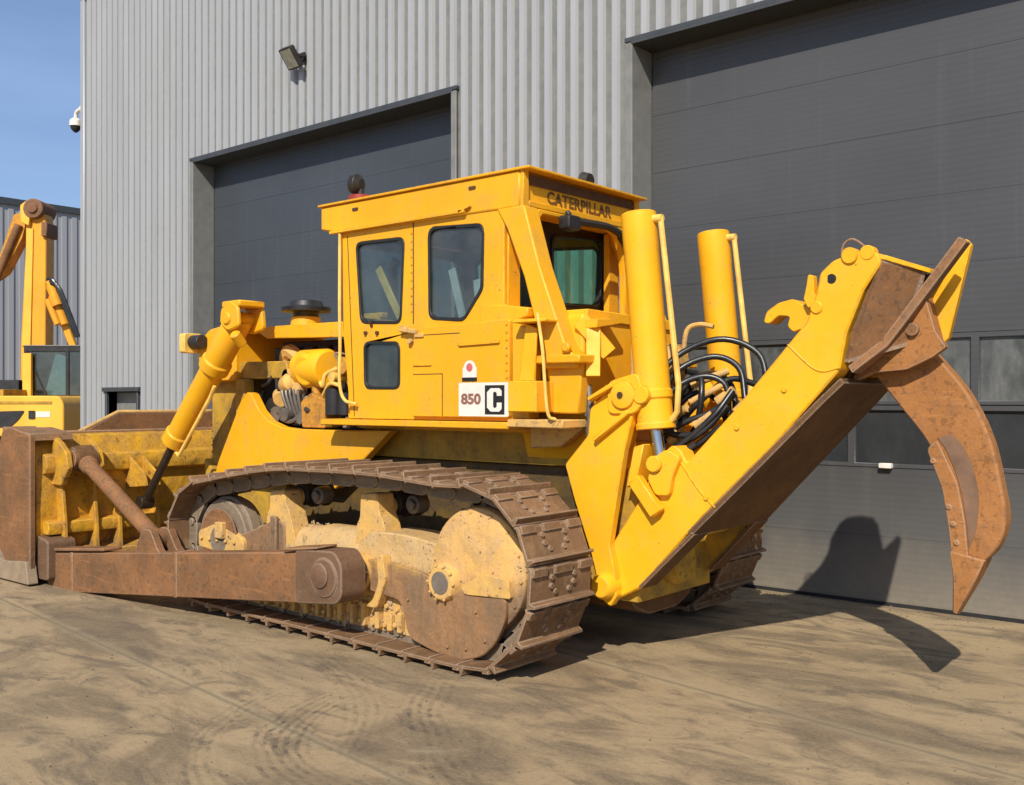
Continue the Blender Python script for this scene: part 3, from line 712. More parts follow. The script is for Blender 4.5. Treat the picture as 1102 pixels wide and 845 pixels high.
    # trunnion yoke at the top of the cylinder
    w = MB(); w.prism(poly_round([(3.62, 2.44), (3.64, 2.64), (3.76, 2.70), (3.90, 2.66), (3.94, 2.50), (3.82, 2.40)], .05), 'y', s * .70, s * .75); w.prism(poly_round([(3.62, 2.46), (3.64, 2.64), (3.76, 2.70), (3.90, 2.64), (3.92, 2.50), (3.80, 2.42)], .04), 'y', s * .97, s * 1.01)
    w.cyl((3.80, s * .62, 2.54), (3.80, s * 1.03, 2.54), .06); w.box(3.62, 3.90, min(s * .72, s * 1.0), max(s * .72, s * 1.0), 2.64, 2.70)
    w.cyl((3.70, s * 1.0, 2.40), (3.72, s * .9, 2.30), .05); w.build('cylinder_yoke', YL, dz, bevel=.012)

# --- hull, side frames
w = MB(); w.box(-.05, 4.35, -.46, .46, .50, 1.30); w.build('hull', M['hull_low'], dz, bevel=.02)
w = MB(); w.box(.15, 2.6, -.42, .42, 1.305, 1.56); w.build('cab_base', M['hull'], dz, bevel=.01)
for s in (1, -1):
    w = MB()
    crv = [(3.30, 1.53), (3.52, 1.545), (3.72, 1.60), (3.86, 1.70), (3.99, 1.86)]
    w.prism([(2.75, 1.02), (4.60, 1.02), (4.52, 1.20), (4.14, 1.80)] + [(4.05, 1.87)] + crv[::-1] + [(2.75, 1.53), (2.06, 1.54), (2.45, 1.24)], 'y', s * .52, s * .62)  # slanted rear end shaped to mimic the shadow edge below the ledge
    w.build('side_frame', YL, dz, bevel=.008)
    w = MB(); w.prism([(3.60, 1.02), (4.70, 1.02), (4.95, 1.20), (4.95, 1.02), (4.6, .6), (3.6, .6)], 'y', s * .40, s * .50)
    w.build('front_frame', M['hull'], dz, bevel=.01)
# radiator guard / nose
w = MB(); w.prism([(4.34, 1.0), (4.94, 1.0), (4.94, 2.1), (4.34, 2.1)], 'y', -.42, .42); w.build('guard_lower', M['hull'], dz, bevel=.015)
w = MB(); w.prism(poly_round([(4.32, 1.98), (4.95, 1.98), (4.97, 2.36), (4.80, 2.50), (4.50, 2.54), (4.32, 2.50)], .06), 'y', -.56, .56); ng = w.build('radiator_guard', YL, dz, bevel=.015)
w = MB(); w.box(4.945, 4.985, -.38, .38, 1.15, 1.95)
for k in range(11): w.box(4.985, 5.0, -.38, .38, 1.18 + k * .07, 1.20 + k * .07)
w.build('grille', M['dark'], ng, bevel=0)
w = MB(); w.prism([(3.60, 2.16), (4.34, 2.17), (4.34, 2.0), (3.56, 2.0)], 'y', -.50, .50); w.build('radiator_tank', M['hull'], dz, bevel=.01)
w = MB(); w.prism([(4.32, 1.1), (4.32, 2.0), (4.18, 2.0), (4.16, 1.5), (3.9, 1.2), (3.9, 1.1)], 'y', .44, .56); w.build('guard_leg', M['hull'], dz, bevel=.01)
# headlights
for s in (1, -1):
    w = MB(); w.prism(poly_round(rect(s * .62 - .10, s * .62 + .10, 2.27, 2.47), .03), 'x', 4.96, 5.06); hl = w.build('headlight', M['pale_pipe'], dz, bevel=.006)
    w = MB(); w.cyl((5.06, s * .62, 2.37), (5.07, s * .62, 2.37), .08); w.build('lens', M['glass'], hl, bevel=0)
    w = MB(); w.cyl((4.80, s * .62, 2.38), (4.96, s * .62, 2.38), .07); w.build('lamp_back', M['black'], hl, bevel=.004)
# hood
w = MB(); w.prism(rect(-.50, .50, 2.45, 2.49), 'x', 2.45, 4.36)
hd = w.build('hood', YL, dz, bevel=.008)
for s in (1, -1):
    w = MB(); w.prism([(2.44, 2.34), (3.86, 2.38), (4.00, 2.45), (4.30, 2.445), (4.30, 2.495), (2.44, 2.485)], 'y', s * .50, s * .535); w.build('hood_rail', YL, hd, bevel=.006)
w = MB(); w.cyl((3.66, .22, 2.49), (3.66, .22, 2.60), .14, prof=[(0, .15), (.9, .14), (1, .12)]); pc = w.build('precleaner_base', YL, dz, bevel=.004)
w = MB(); w.cyl((3.66, .22, 2.60), (3.66, .22, 2.75), .2, prof=[(0, .12), (.25, .13), (.28, .235), (.55, .24), (.62, .17), (.95, .15), (1, .12)], seg=28); w.build('precleaner_cap', M['black'], pc, bevel=.003)
w = MB(); w.cyl((2.95, -.25, 2.49), (2.95, -.25, 2.95), .05); w.tube([(2.95, -.25, 2.95), (2.96, -.25, 3.05), (2.90, -.25, 3.12)], .05); w.build('exhaust_pipe', M['rust'], dz, bevel=0)
# engine
w = MB(); w.box(2.50, 4.2, -.34, .30, 1.30, 2.10); w.box(2.6, 4.0, -.28, .24, 2.10, 2.36)
for k in range(6): w.box(2.75 + k * .22, 2.90 + k * .22, .24, .34, 2.02, 2.30)
w.cyl((3.9, .30, 1.70), (3.9, .44, 1.70), .12); w.cyl((3.70, .30, 1.62), (3.70, .42, 1.62), .08)
w.build('engine_block', M['dark'], dz, bevel=.01)
w = MB(); w.cyl((3.62, .33, 2.10), (3.04, .43, 2.08), .18, prof=[(0, .10), (.04, .13), (.2, .14), (.22, .175), (.94, .18), (1, .16)], seg=28)
w.cyl((3.30, .42, 2.08), (3.30, .54, 2.06), .16, prof=[(0, .165), (.7, .165), (1, .13)], seg=28); w.build('air_cleaner', YR, dz, bevel=.006)
w = MB(); w.tube([(3.56, .36, 2.18), (3.72, .36, 2.26), (3.82, .33, 2.2), (3.8, .3, 2.05)], .07); w.build('intake_elbow', YO, dz, bevel=0)
w = MB(); w.cyl((3.74, .40, 1.92), (3.52, .46, 1.98), .10, prof=[(0, .075), (.3, .10), (.8, .10), (1, .05)]); w.cyl((3.60, .42, 2.02), (3.60, .50, 2.02), .07); w.cyl((3.46, .40, 1.90), (3.46, .50, 1.90), .055); w.cyl((3.82, .40, 1.84), (3.70, .48, 1.80), .075)
w.build('turbocharger', M['yellow_old'], dz, bevel=.004)
w = MB()
for k in range(5): w.tube([(3.70 - k * .07, .40, 1.98 - .03 * k), (3.66 - k * .06, .50, 1.88), (3.60 - k * .05, .48, 1.70), (3.58 - k * .05, .42, 1.56)], .016)
w.tube([(3.82, .40, 1.70), (3.68, .49, 1.62), (3.5, .50, 1.60), (3.36, .45, 1.72)], .022); w.cyl((3.74, .38, 1.66), (3.74, .52, 1.66), .075); w.cyl((3.58, .40, 1.66), (3.58, .54, 1.66), .06); w.cyl((3.4, .38, 1.62), (3.4, .5, 1.62), .05)
w.build('fuel_lines', M['greymetal'], dz, bevel=0)
w = MB(); w.prism(poly_round([(3.02, 1.54), (3.34, 1.54), (3.36, 1.78), (3.22, 1.86), (3.02, 1.80)], .02), 'y', .34, .52); w.cyl((3.22, .44, 1.84), (3.22, .44, 1.94), .05); w.build('fuel_pump', paint('orange_engine_paint', (.66, .30, .03), (.14, .08, .035), .7, .6, rust=.4), dz, bevel=.008)
w = MB(); w.cyl((2.95, .46, 1.66), (2.95, .46, 1.90), .085); w.cyl((2.80, .46, 1.66), (2.80, .46, 1.86), .07); w.box(2.55, 2.75, .3, .48, 1.6, 2.0); w.build('oil_filter', M['black'], dz, bevel=.006)
w = MB(); w.tube([(3.12, .5, 2.0), (3.02, .54, 1.92), (2.98, .54, 2.02), (2.86, .5, 2.08)], .02); w.tube([(3.06, .5, 1.84), (2.92, .54, 1.94), (2.8, .52, 1.92)], .018); w.cyl((2.9, .4, 2.0), (2.9, .54, 2.0), .045); w.build('coolant_pipe', M['pale_pipe'], dz, bevel=0)
w = MB(); w.prism(poly_round([(2.62, 1.56), (2.90, 2.06), (2.86, 2.16), (2.70, 2.22), (2.58, 2.12)], .03), 'y', .36, .42); w.cyl((2.82, .42, 2.10), (2.82, .50, 2.10), .08); w.build('engine_bracket', paint('orange_bracket_paint', (.66, .33, .04), (.14, .08, .035), .7, .6, rust=.4), dz, bevel=.006)

random.seed(11)
mats_ = [M['dark'], M['greymetal'], M['yellow_old'], M['hose'], M['rust'], M['dark'], M['chain']]
for i in range(26):
    x = 2.62 + random.random() * 1.45; z = 1.62 + random.random() * .62; y = .36 + random.random() * .12
    if 3.05 < x < 3.6 and z > 1.95: z -= .3
    w = MB()
    if i % 2:
        pts = [(x, y, z)]
        for k in range(3): pts.append((max(2.5, min(4.05, pts[-1][0] + random.uniform(-.16, .16))), max(.34, min(.50, y + random.uniform(-.05, .06))), max(1.56, min(2.3, pts[-1][2] + random.uniform(-.20, .12)))))
        w.tube(pts, random.uniform(.009, .02), seg=8); w.build('engine_pipe', random.choice(mats_), dz, bevel=0)
    else:
        d = Vector((random.uniform(-1, 1), random.uniform(-.2, .5), random.uniform(-1, 1))).normalized() * random.uniform(.06, .16); r_ = random.uniform(.022, .06)
        w.cyl(Vector((x, y, z)), Vector((x, y, z)) + d, r_, prof=[(0, r_ * .8), (.3, r_), (.35, r_ * .7), (.8, r_ * .7), (.85, r_), (1, r_ * .9)], seg=14); w.build('engine_fitting', random.choice(mats_), dz, bevel=.002)

# --- cab
CY = .75
w = MB(); w.box(.60, 2.70, .42, .83, 1.585, 1.635); w.prism([(.60, 1.585), (2.70, 1.585), (2.55, 1.55), (.60, 1.545)], 'y', .44, .50); st = w.build('step_ledge', M['pale_pipe'] if False else YL, dz, bevel=.006)
w = MB(); w.box(.60, 2.70, -.83, -.42, 1.585, 1.635); w.build('step_ledge', YL, dz, bevel=.006)
cab = None
fw = poly_round([(2.275, 2.43), (1.785, 2.405), (1.745, 3.10), (2.335, 3.115)], .07)      # front door window
rw = poly_round([(1.475, 2.425), (1.10, 2.39), (.905, 2.62), (.895, 3.115), (1.485, 3.15)], [.07, .05, .04, .08, .09])
lw = poly_round([(2.225, 1.885), (1.80, 1.88), (1.80, 2.265), (2.235, 2.28)], .07)
outer = [(2.40, 1.64), (.62, 1.64), (.60, 2.44), (.70, 2.50), (.70, 3.20), (2.52, 3.22), (2.50, 2.42)]
for s in (1, -1):
    w = MB(); w.prism(outer, 'y', s * (CY - .035), s * CY, [fw, rw, lw]); o = w.build('cab_wall', YL, dz, bevel=.004)
    if s == 1: cab = o; cab.name = 'cab'
    for hh, nm in ((fw, 'a'), (rw, 'b'), (lw, 'c')):
        cx = sum(p[0] for p in hh) / len(hh); cz = sum(p[1] for p in hh) / len(hh)
        inn = [(cx + (p[0] - cx) * (1 - .028 / max(.1, math.hypot(p[0] - cx, p[1] - cz))), cz + (p[1] - cz) * (1 - .028 / max(.1, math.hypot(p[0] - cx, p[1] - cz)))) for p in hh]
        w = MB(); w.prism(hh, 'y', s * (CY - .028), s * (CY + .006), [inn]); fr = w.build('window_seal', M['gasket'], o, bevel=.003)
        w = MB(); w.prism(hh, 'y', s * (CY - .02), s * (CY - .014)); w.build('window_pane', M['glass'] if s > 0 else M['glass_green'], fr, bevel=0)
# front wall, firewall and windscreen
w = MB(); w.prism(rect(-.71, .71, 1.64, 3.20), 'x', 2.44, 2.475, [poly_round(rect(-.60, -.06, 2.50, 3.10), .05), poly_round(rect(.06, .60, 2.50, 3.10), .05)]); fw_ = w.build('cab_front', YL, cab, bevel=.004)
for a in (-.60, .06):
    w = MB(); w.prism(poly_round(rect(a, a + .54, 2.50, 3.10), .05), 'x', 2.452, 2.458); w.build('windscreen', M['glass'], fw_, bevel=0)
# rear wall with window
rwin = poly_round([(-.57, 2.57), (.09, 2.545), (.10, 3.10), (-.63, 3.15)], .08)
w = MB(); w.prism([(-.71, 1.7), (.71, 1.7), (.71, 3.20), (-.71, 3.20)], 'x', .78, .81, [rwin, poly_round(rect(.28, .66, 2.50, 3.05), .05)]); rwl = w.build('cab_rear', M['dark'], cab, bevel=.004)  # dark wall colour stands in for shadow and the dark interior
w = MB(); w.prism([(-.71, 2.42), (-.62, 2.42), (-.66, 3.18), (-.71, 3.18)], 'x', .76, .779); w.build('rear_strip', YL, cab, bevel=.003)
for s in (1, -1):
    w = MB(); w.prism([(.685, 2.48), (.745, 2.48), (.745, 3.18), (.685, 3.18)], 'y', s * .58, s * .714); w.build('corner_pillar', YL, cab, bevel=.005)
for hh in (rwin, poly_round(rect(.28, .66, 2.50, 3.05), .05)):
    cx = sum(p[0] for p in hh) / len(hh); cz = sum(p[1] for p in hh) / len(hh)
    inn = [(cx + (p[0] - cx) * .93, cz + (p[1] - cz) * .93) for p in hh]
    w = MB(); w.prism(hh, 'x', .76, .815, [inn]); fr = w.build('rear_window_seal', M['gasket'], rwl, bevel=.003)
    w = MB(); w.prism(hh, 'x', .79, .795); w.build('rear_window_pane', M['glass_green'], fr, bevel=0)
# cab floor, seat, controls inside
w = MB(); w.box(.80, 2.44, -.71, .71, 1.66, 1.72); w.box(2.1, 2.44, -.6, .6, 1.72, 2.35); w.build('cab_floor', M['dark'], cab, bevel=.01)
w = MB(); w.prism(poly_round([(1.10, 2.02), (1.62, 2.04), (1.62, 2.16), (1.24, 2.16), (1.10, 2.74), (.98, 2.74), (1.02, 2.1)], .04), 'y', -.26, .26); w.box(1.15, 1.55, -.2, .2, 1.72, 2.04); w.build('driver_seat', M['seat'], cab, bevel=.02, seg=2)
w = MB(); w.prism(poly_round([(1.02, 2.70), (1.10, 2.70), (1.14, 2.92), (1.02, 2.94)], .02), 'y', -.14, .14); w.build('headrest', M['seat'], cab, bevel=.015)
w = MB(); w.bar((2.05, .50, 2.20), (1.95, .40, 3.0), .05, .12); w.build('inner_post', M['pale_pipe'], cab, bevel=.004)
w = MB(); w.bar((2.20, .62, 2.90), (1.90, .62, 2.42), .02, .07); w.bar((1.9, .6, 2.3), (1.75, .5, 2.62), .03, .03); w.build('control_lever', M['pale_pipe'], cab, bevel=.004)
w = MB(); w.bar((1.22, .63, 2.42), (1.34, .63, 2.82), .02, .07); w.bar((1.02, .63, 2.42), (1.06, .63, 2.72), .02, .10); w.build('seat_belt', plain('pale_strap', (.5, .5, .48), .6), cab, bevel=.003)
# roof
w = MB(); w.prism([(.54, 3.19), (.54, 3.455), (2.77, 3.455), (2.77, 3.26), (2.55, 3.215)], 'y', -.75, .765); rf = w.build('roof', YL, cab, bevel=.012)
w = MB(); w.prism([(.44, 3.455), (2.79, 3.455), (2.79, 3.475), (.44, 3.475)], 'y', -.78, .785); w.build('roof_sheet', YL, rf, bevel=.004)
w = MB(); w.prism(rect(1.06, 2.62, 3.205, 3.232), 'y', .765, .80); w.prism([(1.0, 3.25), (1.12, 3.205), (1.12, 3.232)], 'y', .765, .80); w.build('rain_gutter', YL, rf, bevel=.004)
for x in (2.32, 1.00):
    w = MB(); w.prism(poly_round(rect(x - .035, x + .035, 3.375, 3.40), .01), 'y', .765, .772); w.build('roof_slot', M['ink_faded'], rf, bevel=0)
w = MB(); w.box(.50, .54, -.70, .70, 3.20, 3.24); w.box(.505, .54, -.76, -.70, 3.19, 3.46); w.box(.505, .54, .70, .76, 3.19, 3.46); w.build('roof_rear_frame', YL, rf, bevel=.004)
text_mesh('lettering', 'CATERPILLAR', .125, plain('worn_lettering', (.16, .07, .015), .6, 0, .5), Matrix.Translation((.5305, .04, 3.30)) @ Matrix.Rotation(rad(-90), 4, 'Z') @ Matrix.Rotation(rad(90), 4, 'X'), rf, .002, 1.05, .003, 1.05)
w = MB(); w.prism(rect(-.70, .70, 3.245, 3.435), 'x', .533, .5395); w.build('name_panel', YR, rf, bevel=0)
w = MB(); w.prism([(-.70, 3.375), (.70, 3.36), (.70, 3.437), (-.70, 3.437)], 'x', .520, .532); w.build('shade_strip', plain('painted_shade_strip', (.10, .045, .015), .7, 0, .4), rf, bevel=.002)  # dark strip painted in as the shadow under the roof overhang
# lamps on the roof
w = MB(); w.cyl((2.60, .46, 3.47), (2.60, .46, 3.58), .11, seg=20); bc = w.build('beacon_base', M['red'], rf, bevel=.004)
w = MB(); w.cyl((2.60, .46, 3.56), (2.60, .46, 3.64), .03); w.cyl((2.68, .49, 3.69), (2.58, .46, 3.68), .085, prof=[(0, .08), (.6, .095), (1, .05)], seg=22); w.build('work_lamp', M['dark'], bc, bevel=.004)
w = MB(); w.cyl((.70, -.22, 3.47), (.70, -.22, 3.52), .03); w.cyl((.62, -.22, 3.55), (.72, -.22, 3.56), .055, prof=[(0, .06), (.7, .075), (1, .03)], seg=20); w.build('roof_lamp', M['dark'], rf, bevel=.004)
w = MB(); w.prism(poly_round(rect(.20, .36, 3.07, 3.18), .03), 'x', .40, .50); w.cyl((.45, .28, 3.18), (.48, .28, 3.22), .02); wl = w.build('rear_work_lamp', M['black'], rf, bevel=.01)
# ROPS posts
def rops(s):
    w = MB()
    a = [(.72, 3.44), (.535, 3.44)]; 
    w.prism([(.76, 3.20), (.50, 3.20), (.36, 2.75), (.13, 2.18), (.05, 2.10), (.05, 2.02), (.34, 2.02), (.34, 2.16), (.50, 2.68), (.66, 3.04)], 'y', s * .60, s * .765)
    o = w.build('rops_post', YL, dz, bevel=.012, seg=2)
    w = MB(); w.prism([(.30, 1.70), (.06, 1.70), (.03, 2.10), (.36, 2.12)], 'y', s * .58, s * .70); w.box(-.02, .42, min(s * .56, s * .80), max(s * .56, s * .80), 2.05, 2.11); w.cyl((.10, s * .765, 2.16), (.10, s * .81, 2.16), .035)
    w.build('post_foot', YL, o, bevel=.01)
rops(1); rops(-1)
# rear hoop in front of cab rear wall (arched opening)
hoop_o = [(-.76, 2.40), (.76, 2.40), (.76, 3.19), (-.76, 3.19)]
hoop_i = poly_round([(-.56, 2.46), (.40, 2.46), (.62, 3.17), (-.52, 3.17)], [.06, .04, .09, .22], 6)
w = MB(); w.prism([(.60, 3.20), (-.76, 3.20), (-.76, 2.42), (-.54, 2.42), (-.535, 2.80), (-.50, 3.00), (-.42, 3.12), (-.28, 3.17), (.54, 3.16), (.60, 3.10)], 'x', .50, .56); w.build('rear_hoop', YL, cab, bevel=.01)
w = MB(); w.tube([(.47, -.42, 3.13), (.44, -.52, 3.0), (.42, -.56, 2.86), (.42, -.55, 2.74)], .035); w.tube([(.45, .2, 3.15), (.44, -.2, 3.16), (.45, -.42, 3.12)], .03); w.build('wiring_loom', M['dark'], cab, bevel=0)
w = MB(); w.cyl((.42, -.58, 2.42), (.43, -.58, 2.80), .045); w.cyl((.43, -.58, 2.80), (.43, -.58, 2.84), .03); w.build('filter_tube', plain('pale_grey_tube', (.5, .48, .42), .5), cab, bevel=.004)
# side panels, door seams and details on the near side of the cab
w = MB()
w.prism(poly_round([(1.62, 1.665), (.62, 1.665), (.61, 2.38), (1.50, 2.36), (1.60, 2.30)], .02), 'y', CY + .001, CY + .045); sp_ = w.build('side_box', YL, cab, bevel=.006)
w = MB(); w.prism([(1.10, 2.20), (.70, 2.21), (.70, 2.235), (1.12, 2.225)], 'y', CY + .046, CY + .062); w.prism(rect(1.40, 1.60, 2.06, 2.075), 'y', CY + .046, CY + .056); w.build('box_hinge', YL, sp_, bevel=.003)
w = MB(); w.prism([(.60, 2.36), (.40, 2.30), (.44, 1.66), (.60, 1.66)], 'y', .66, CY + .03); w.prism([(.92, 2.36), (.60, 2.36), (.46, 2.40), (.46, 2.46), (.70, 2.49), (.92, 2.49)], 'y', .55, CY + .02)
w.build('rear_quarter', YL, cab, bevel=.008)
w = MB()
for k in range(8): w.bolt((.635, CY + .045, 1.96 + k * .055), 'y', .009, .008)
for k in range(11): w.bolt((1.665, CY, 2.50 + k * .062), 'y', .008, .008)
w.build('rivets', YL, cab, bevel=0)
w = MB(); w.prism(rect(1.640, 1.650, 2.40, 3.20), 'y', CY + .0005, CY + .003); w.prism([(2.345, 1.66), (2.352, 1.66), (2.44, 3.18), (2.433, 3.18)], 'y', CY + .0005, CY + .003); w.prism(rect(1.10, 1.60, 2.30, 2.305), 'y', CY + .0455, CY + .048); w.prism(rect(1.28, 1.286, 1.67, 2.0), 'y', CY + .0455, CY + .048); w.prism(rect(1.28, 1.60, 1.995, 2.0), 'y', CY + .0455, CY + .048)
w.build('door_seam', M['ink_faded'], cab, bevel=0)
w = MB(); w.cyl((1.73, CY, 2.36), (1.73, CY + .05, 2.36), .028); w.bar((1.76, CY + .045, 2.36), (1.56, CY + .045, 2.33), .025, .035); w.bar((1.58, CY + .05, 2.30), (1.48, CY + .05, 2.30), .02, .03); w.cyl((1.66, CY, 2.26), (1.66, CY + .04, 2.26), .022); w.build('door_handle', YO, cab, bevel=.004)
w = MB()
for (x, z) in ((2.20, 2.35), (2.06, 2.345)): w.cyl((x, CY, z), (x, CY + .02, z), .016, seg=12)
w.cyl((2.13, CY, 2.40), (2.13, CY + .03, 2.44), .012); w.build('door_hinge', M['ink_faded'], cab, bevel=0)
w = MB(); w.tube([(2.50, .78, 3.20), (2.48, .80, 2.60), (2.475, .80, 2.25), (2.47, .81, 1.95), (2.41, .81, 1.80), (2.28, .79, 1.76)], .014); w.build('handrail', M['pale_pipe'], dz, bevel=0)
w = MB(); w.tube([(.30, .86, 2.40), (.26, .90, 2.36), (.22, .90, 2.12), (.18, .90, 1.72), (.14, .86, 1.66)], .012); w.build('handrail', M['pale_pipe'], dz, bevel=0)
w = MB(); w.prism(poly_round(rect(.28, .54, 1.71, 1.93), .012), 'y', .70, .90); w.build('tool_box', YR, dz, bevel=.008)
w = MB(); w.prism([(.50, 1.93), (.36, 1.93), (.34, 2.30), (.44, 2.34)], 'y', .80, .82); w.prism([(.50, 2.34), (.20, 2.34), (.20, 2.36), (.50, 2.37)], 'y', .60, .90); w.build('step_bracket', YR, dz, bevel=.005)
w = MB(); w.box(.08, .58, .40, .86, 1.60, 1.66); w.prism([(.58, 1.60), (.10, 1.60), (.30, 1.46), (.58, 1.44)], 'y', .50, .60); w.build('rear_step', YO, dz, bevel=.008)
# stickers
w = MB(); w.prism(poly_round(rect(.615, 1.11, 1.675, 1.925), .012), 'y', CY + .0455, CY + .0475); dec = w.build('model_sticker', M['white'], cab, bevel=0)
w = MB(); w.prism(rect(.655, .845, 1.69, 1.905), 'y', CY + .0478, CY + .049); w.build('logo_square', M['ink_black'], dec, bevel=0)
RM = lambda x, z, y=CY + .0505: Matrix.Translation((x, y, z)) @ Matrix.Rotation(rad(180), 4, 'Z') @ Matrix.Rotation(rad(90), 4, 'X')
def letter_c(mb, cx, cz, s_, y0, y1):
    # slab C: tall, flat sided, with square terminals (x mirrored because the side is seen from +y)
    o = [(.42, .18), (.42, .40), (.28, .52), (-.22, .52), (-.44, .34), (-.44, -.34), (-.22, -.52), (.28, -.52), (.42, -.40), (.42, -.12), (.14, -.12), (.14, -.30), (.06, -.36), (-.02, -.36), (-.08, -.30), (-.08, .30), (-.02, .36), (.06, .36), (.14, .30), (.14, .18)]
    mb.prism([(cx - a * s_, cz + b * s_) for a, b in o], 'y', y0, y1)
w = MB(); letter_c(w, .75, 1.797, .165, CY + .0492, CY + .051); w.build('letter_c', M['white'], dec, bevel=0)
text_mesh('number', '850', .105, M['ink_brown'], RM(.985, 1.80, CY + .0492), dec, .001, 1.0, .004, 1.25)
w = MB(); w.prism(circ(1.0, 2.03, .062, 24), 'y', CY + .0455, CY + .047); w.prism(rect(.93, 1.07, 1.955, 2.04), 'y', CY + .0455, CY + .0468); sk = w.build('warning_sticker', M['white'], cab, bevel=0)
w = MB(); w.prism(circ(1.0, 2.04, .032, 20), 'y', CY + .0472, CY + .0482); w.build('red_mark', M['ink_red'], sk, bevel=0)
w = MB(); w.prism(rect(.925, 1.075, 1.935, 1.965), 'y', CY + .0472, CY + .0482); w.build('black_band', M['ink_black'], sk, bevel=0)

# --- rear fuel tank
def ring(x, hw_, z0, z1): return [(x, -hw_ + .05, z0), (x, hw_, z0), (x, hw_, z1), (x, -hw_ + .05, z1)]
w = MB(); w.prism(poly_round([(-.61, 2.40), (.62, 2.42), (.62, 1.98), (.50, 1.62), (.40, 1.30), (-.40, 1.30), (-.50, 1.62), (-.61, 1.98)], .06), 'x', .08, .76); ft = w.build('fuel_tank', YR, dz, bevel=.02, seg=2)
w = MB(); w.prism(poly_round([(-.57, 2.42), (.60, 2.44), (.60, 2.36), (-.57, 2.34)], .02), 'x', .06, .5); w.build('tank_top_lip', YR, ft, bevel=.008)
w = MB(); w.prism([(.62, 2.30), (.62, 2.36), (.34, 2.38), (.34, 2.34)], 'x', -.04, .10); w.bar((.10, .63, 2.36), (-.06, .50, 2.12), .03, .12); w.bar((.02, .58, 2.32), (-.02, .64, 1.96), .10, .025); w.build('tank_bracket', YR, dz, bevel=.004)
w = MB(); w.tube([(.06, .58, 1.9), (.02, .62, 1.75), (.04, .60, 1.5), (.06, .5, 1.35)], .022); w.cyl((.04, .54, 1.72), (.04, .62, 1.72), .045); w.cyl((.04, .50, 1.58), (.04, .60, 1.58), .035); w.build('fuel_valve', M['greymetal'], dz, bevel=.002)
w = MB(); w.box(-.30, .20, -.50, .50, .40, 1.32); w.cyl((-.30, .03, .64), (-.40, .03, .64), .15, prof=[(0, .17), (.5, .17), (.55, .15), (1, .145)], seg=32)
for k in range(8):
    a = k * math.pi / 4; w.cyl((-.395, .03 + .11 * math.cos(a), .64 + .11 * math.sin(a)), (-.412, .03 + .11 * math.cos(a), .64 + .11 * math.sin(a)), .014, seg=6)
w.build('rear_housing', M['hull'], dz, bevel=.015)
w = MB(); w.prism(poly_round([(-.46, .50), (.46, .50), (.40, .34), (.20, .26), (-.20, .26), (-.40, .34)], .06), 'x', -.20, .60); w.build('belly_guard', M['under'], dz, bevel=.01)

# --- ripper mounting brackets (one each side)
for s in (1, -1):
    w = MB()
    w.prism(poly_round([(.22, 1.34), (.14, 1.10), (-.01, .72), (-.10, .42), (-.17, .38), (-.22, .46), (-.20, .64), (-.16, .80), (-.28, 1.45), (-.36, 1.72), (-.44, 1.78), (-.40, 1.92), (-.28, 1.93), (-.12, 1.84), (.0, 1.74), (.02, 1.55)], .02), 'y', s * .58, s * .65)
    rb = w.build('ripper_bracket', YR, dz, bevel=.008)
    w = MB(); w.prism([(.16, 1.2), (-.18, 1.2), (-.28, 1.60), (.06, 1.60)], 'y', s * .46, s * .58); w.bar((-.02, s * .66, 1.80), (-.22, s * .66, 1.90), .10, .03); w.bar((-.06, s * .66, 1.52), (-.34, s * .66, 1.72), .08, .03); w.build('bracket_rib', YR, rb, bevel=.006)
    w = MB(); w.prism([(-.28, 1.50), (-.36, 1.50), (-.24, .86), (-.18, .72), (-.12, .72), (-.16, .90)], 'y', s * .40, s * .44); w.prism([(-.34, 1.48), (-.42, 1.50), (-.36, 1.24), (-.28, 1.20)], 'y', s * .40, s * .62); w.build('inner_flange', YR, rb, bevel=.006)
    w = MB(); w.cyl((-.29, s * .50, 1.83), (-.29, s * .70, 1.83), .11, prof=[(0, .115), (.75, .115), (.8, .095), (.95, .095), (1, .05)], seg=28); w.prism(poly_round([(-.16, 1.70), (-.16, 1.92), (-.40, 1.98), (-.46, 1.80), (-.38, 1.70)], .05), 'y', s * .60, s * .67); w.build('trunnion_cap', YR, rb, bevel=.006)
    w = MB(); w.cyl((-.285, s * .70, 1.83), (-.285, s * .71, 1.83), .022, seg=14); w.build('grease_point', M['ink_faded'], rb, bevel=0)
    w = MB(); w.cyl((-.13, s * .56, .52), (-.13, s * .72, .52), .085, prof=[(0, .09), (.8, .09), (1, .07)], seg=24); w.build('pivot_pin', YR, rb, bevel=.004)
    # ripper lift cylinder
    a, b = Vector((-.315, s * .52, 3.075)), Vector((-.455, s * .52, 1.60)); c_ = Vector((-.50, s * .52, 1.36))
    w = MB(); w.cyl(a, b, .12, prof=[(0, .115), (.006, .122), (.17 / 1.0, .122), (.175, .12), (.82, .12), (.825, .132), (.86, .132), (.865, .122), (.97, .125), (.975, .135), (1, .135)], seg=32)
    w.cyl((-.30, s * .52, 1.83), (-.42, s * .52, 1.83), .135); w.cyl((-.43, s * .36, 1.83), (-.43, s * .68, 1.83), .06); rc = w.build('ripper_cylinder', YR, dz, bevel=.004)
    w = MB(); w.cyl(b, c_, .045); w.build('piston_rod', M['chrome'], rc, bevel=0)
    q = Vector((-.165, s * -.02 * 0, 0)); 
    w = MB(); w.cyl(a + Vector((-.05, 0, -.05)), a + Vector((-.19, 0, -.055)), .028, seg=12); w.tube([a + Vector((-.175, 0, -.045)), b + Vector((-.175, 0, .30)), b + Vector((-.165, 0, .12)), b + Vector((-.12, 0, .06))], .02, smooth=False); w.build('oil_pipe', M['pale_pipe'], rc, bevel=0)

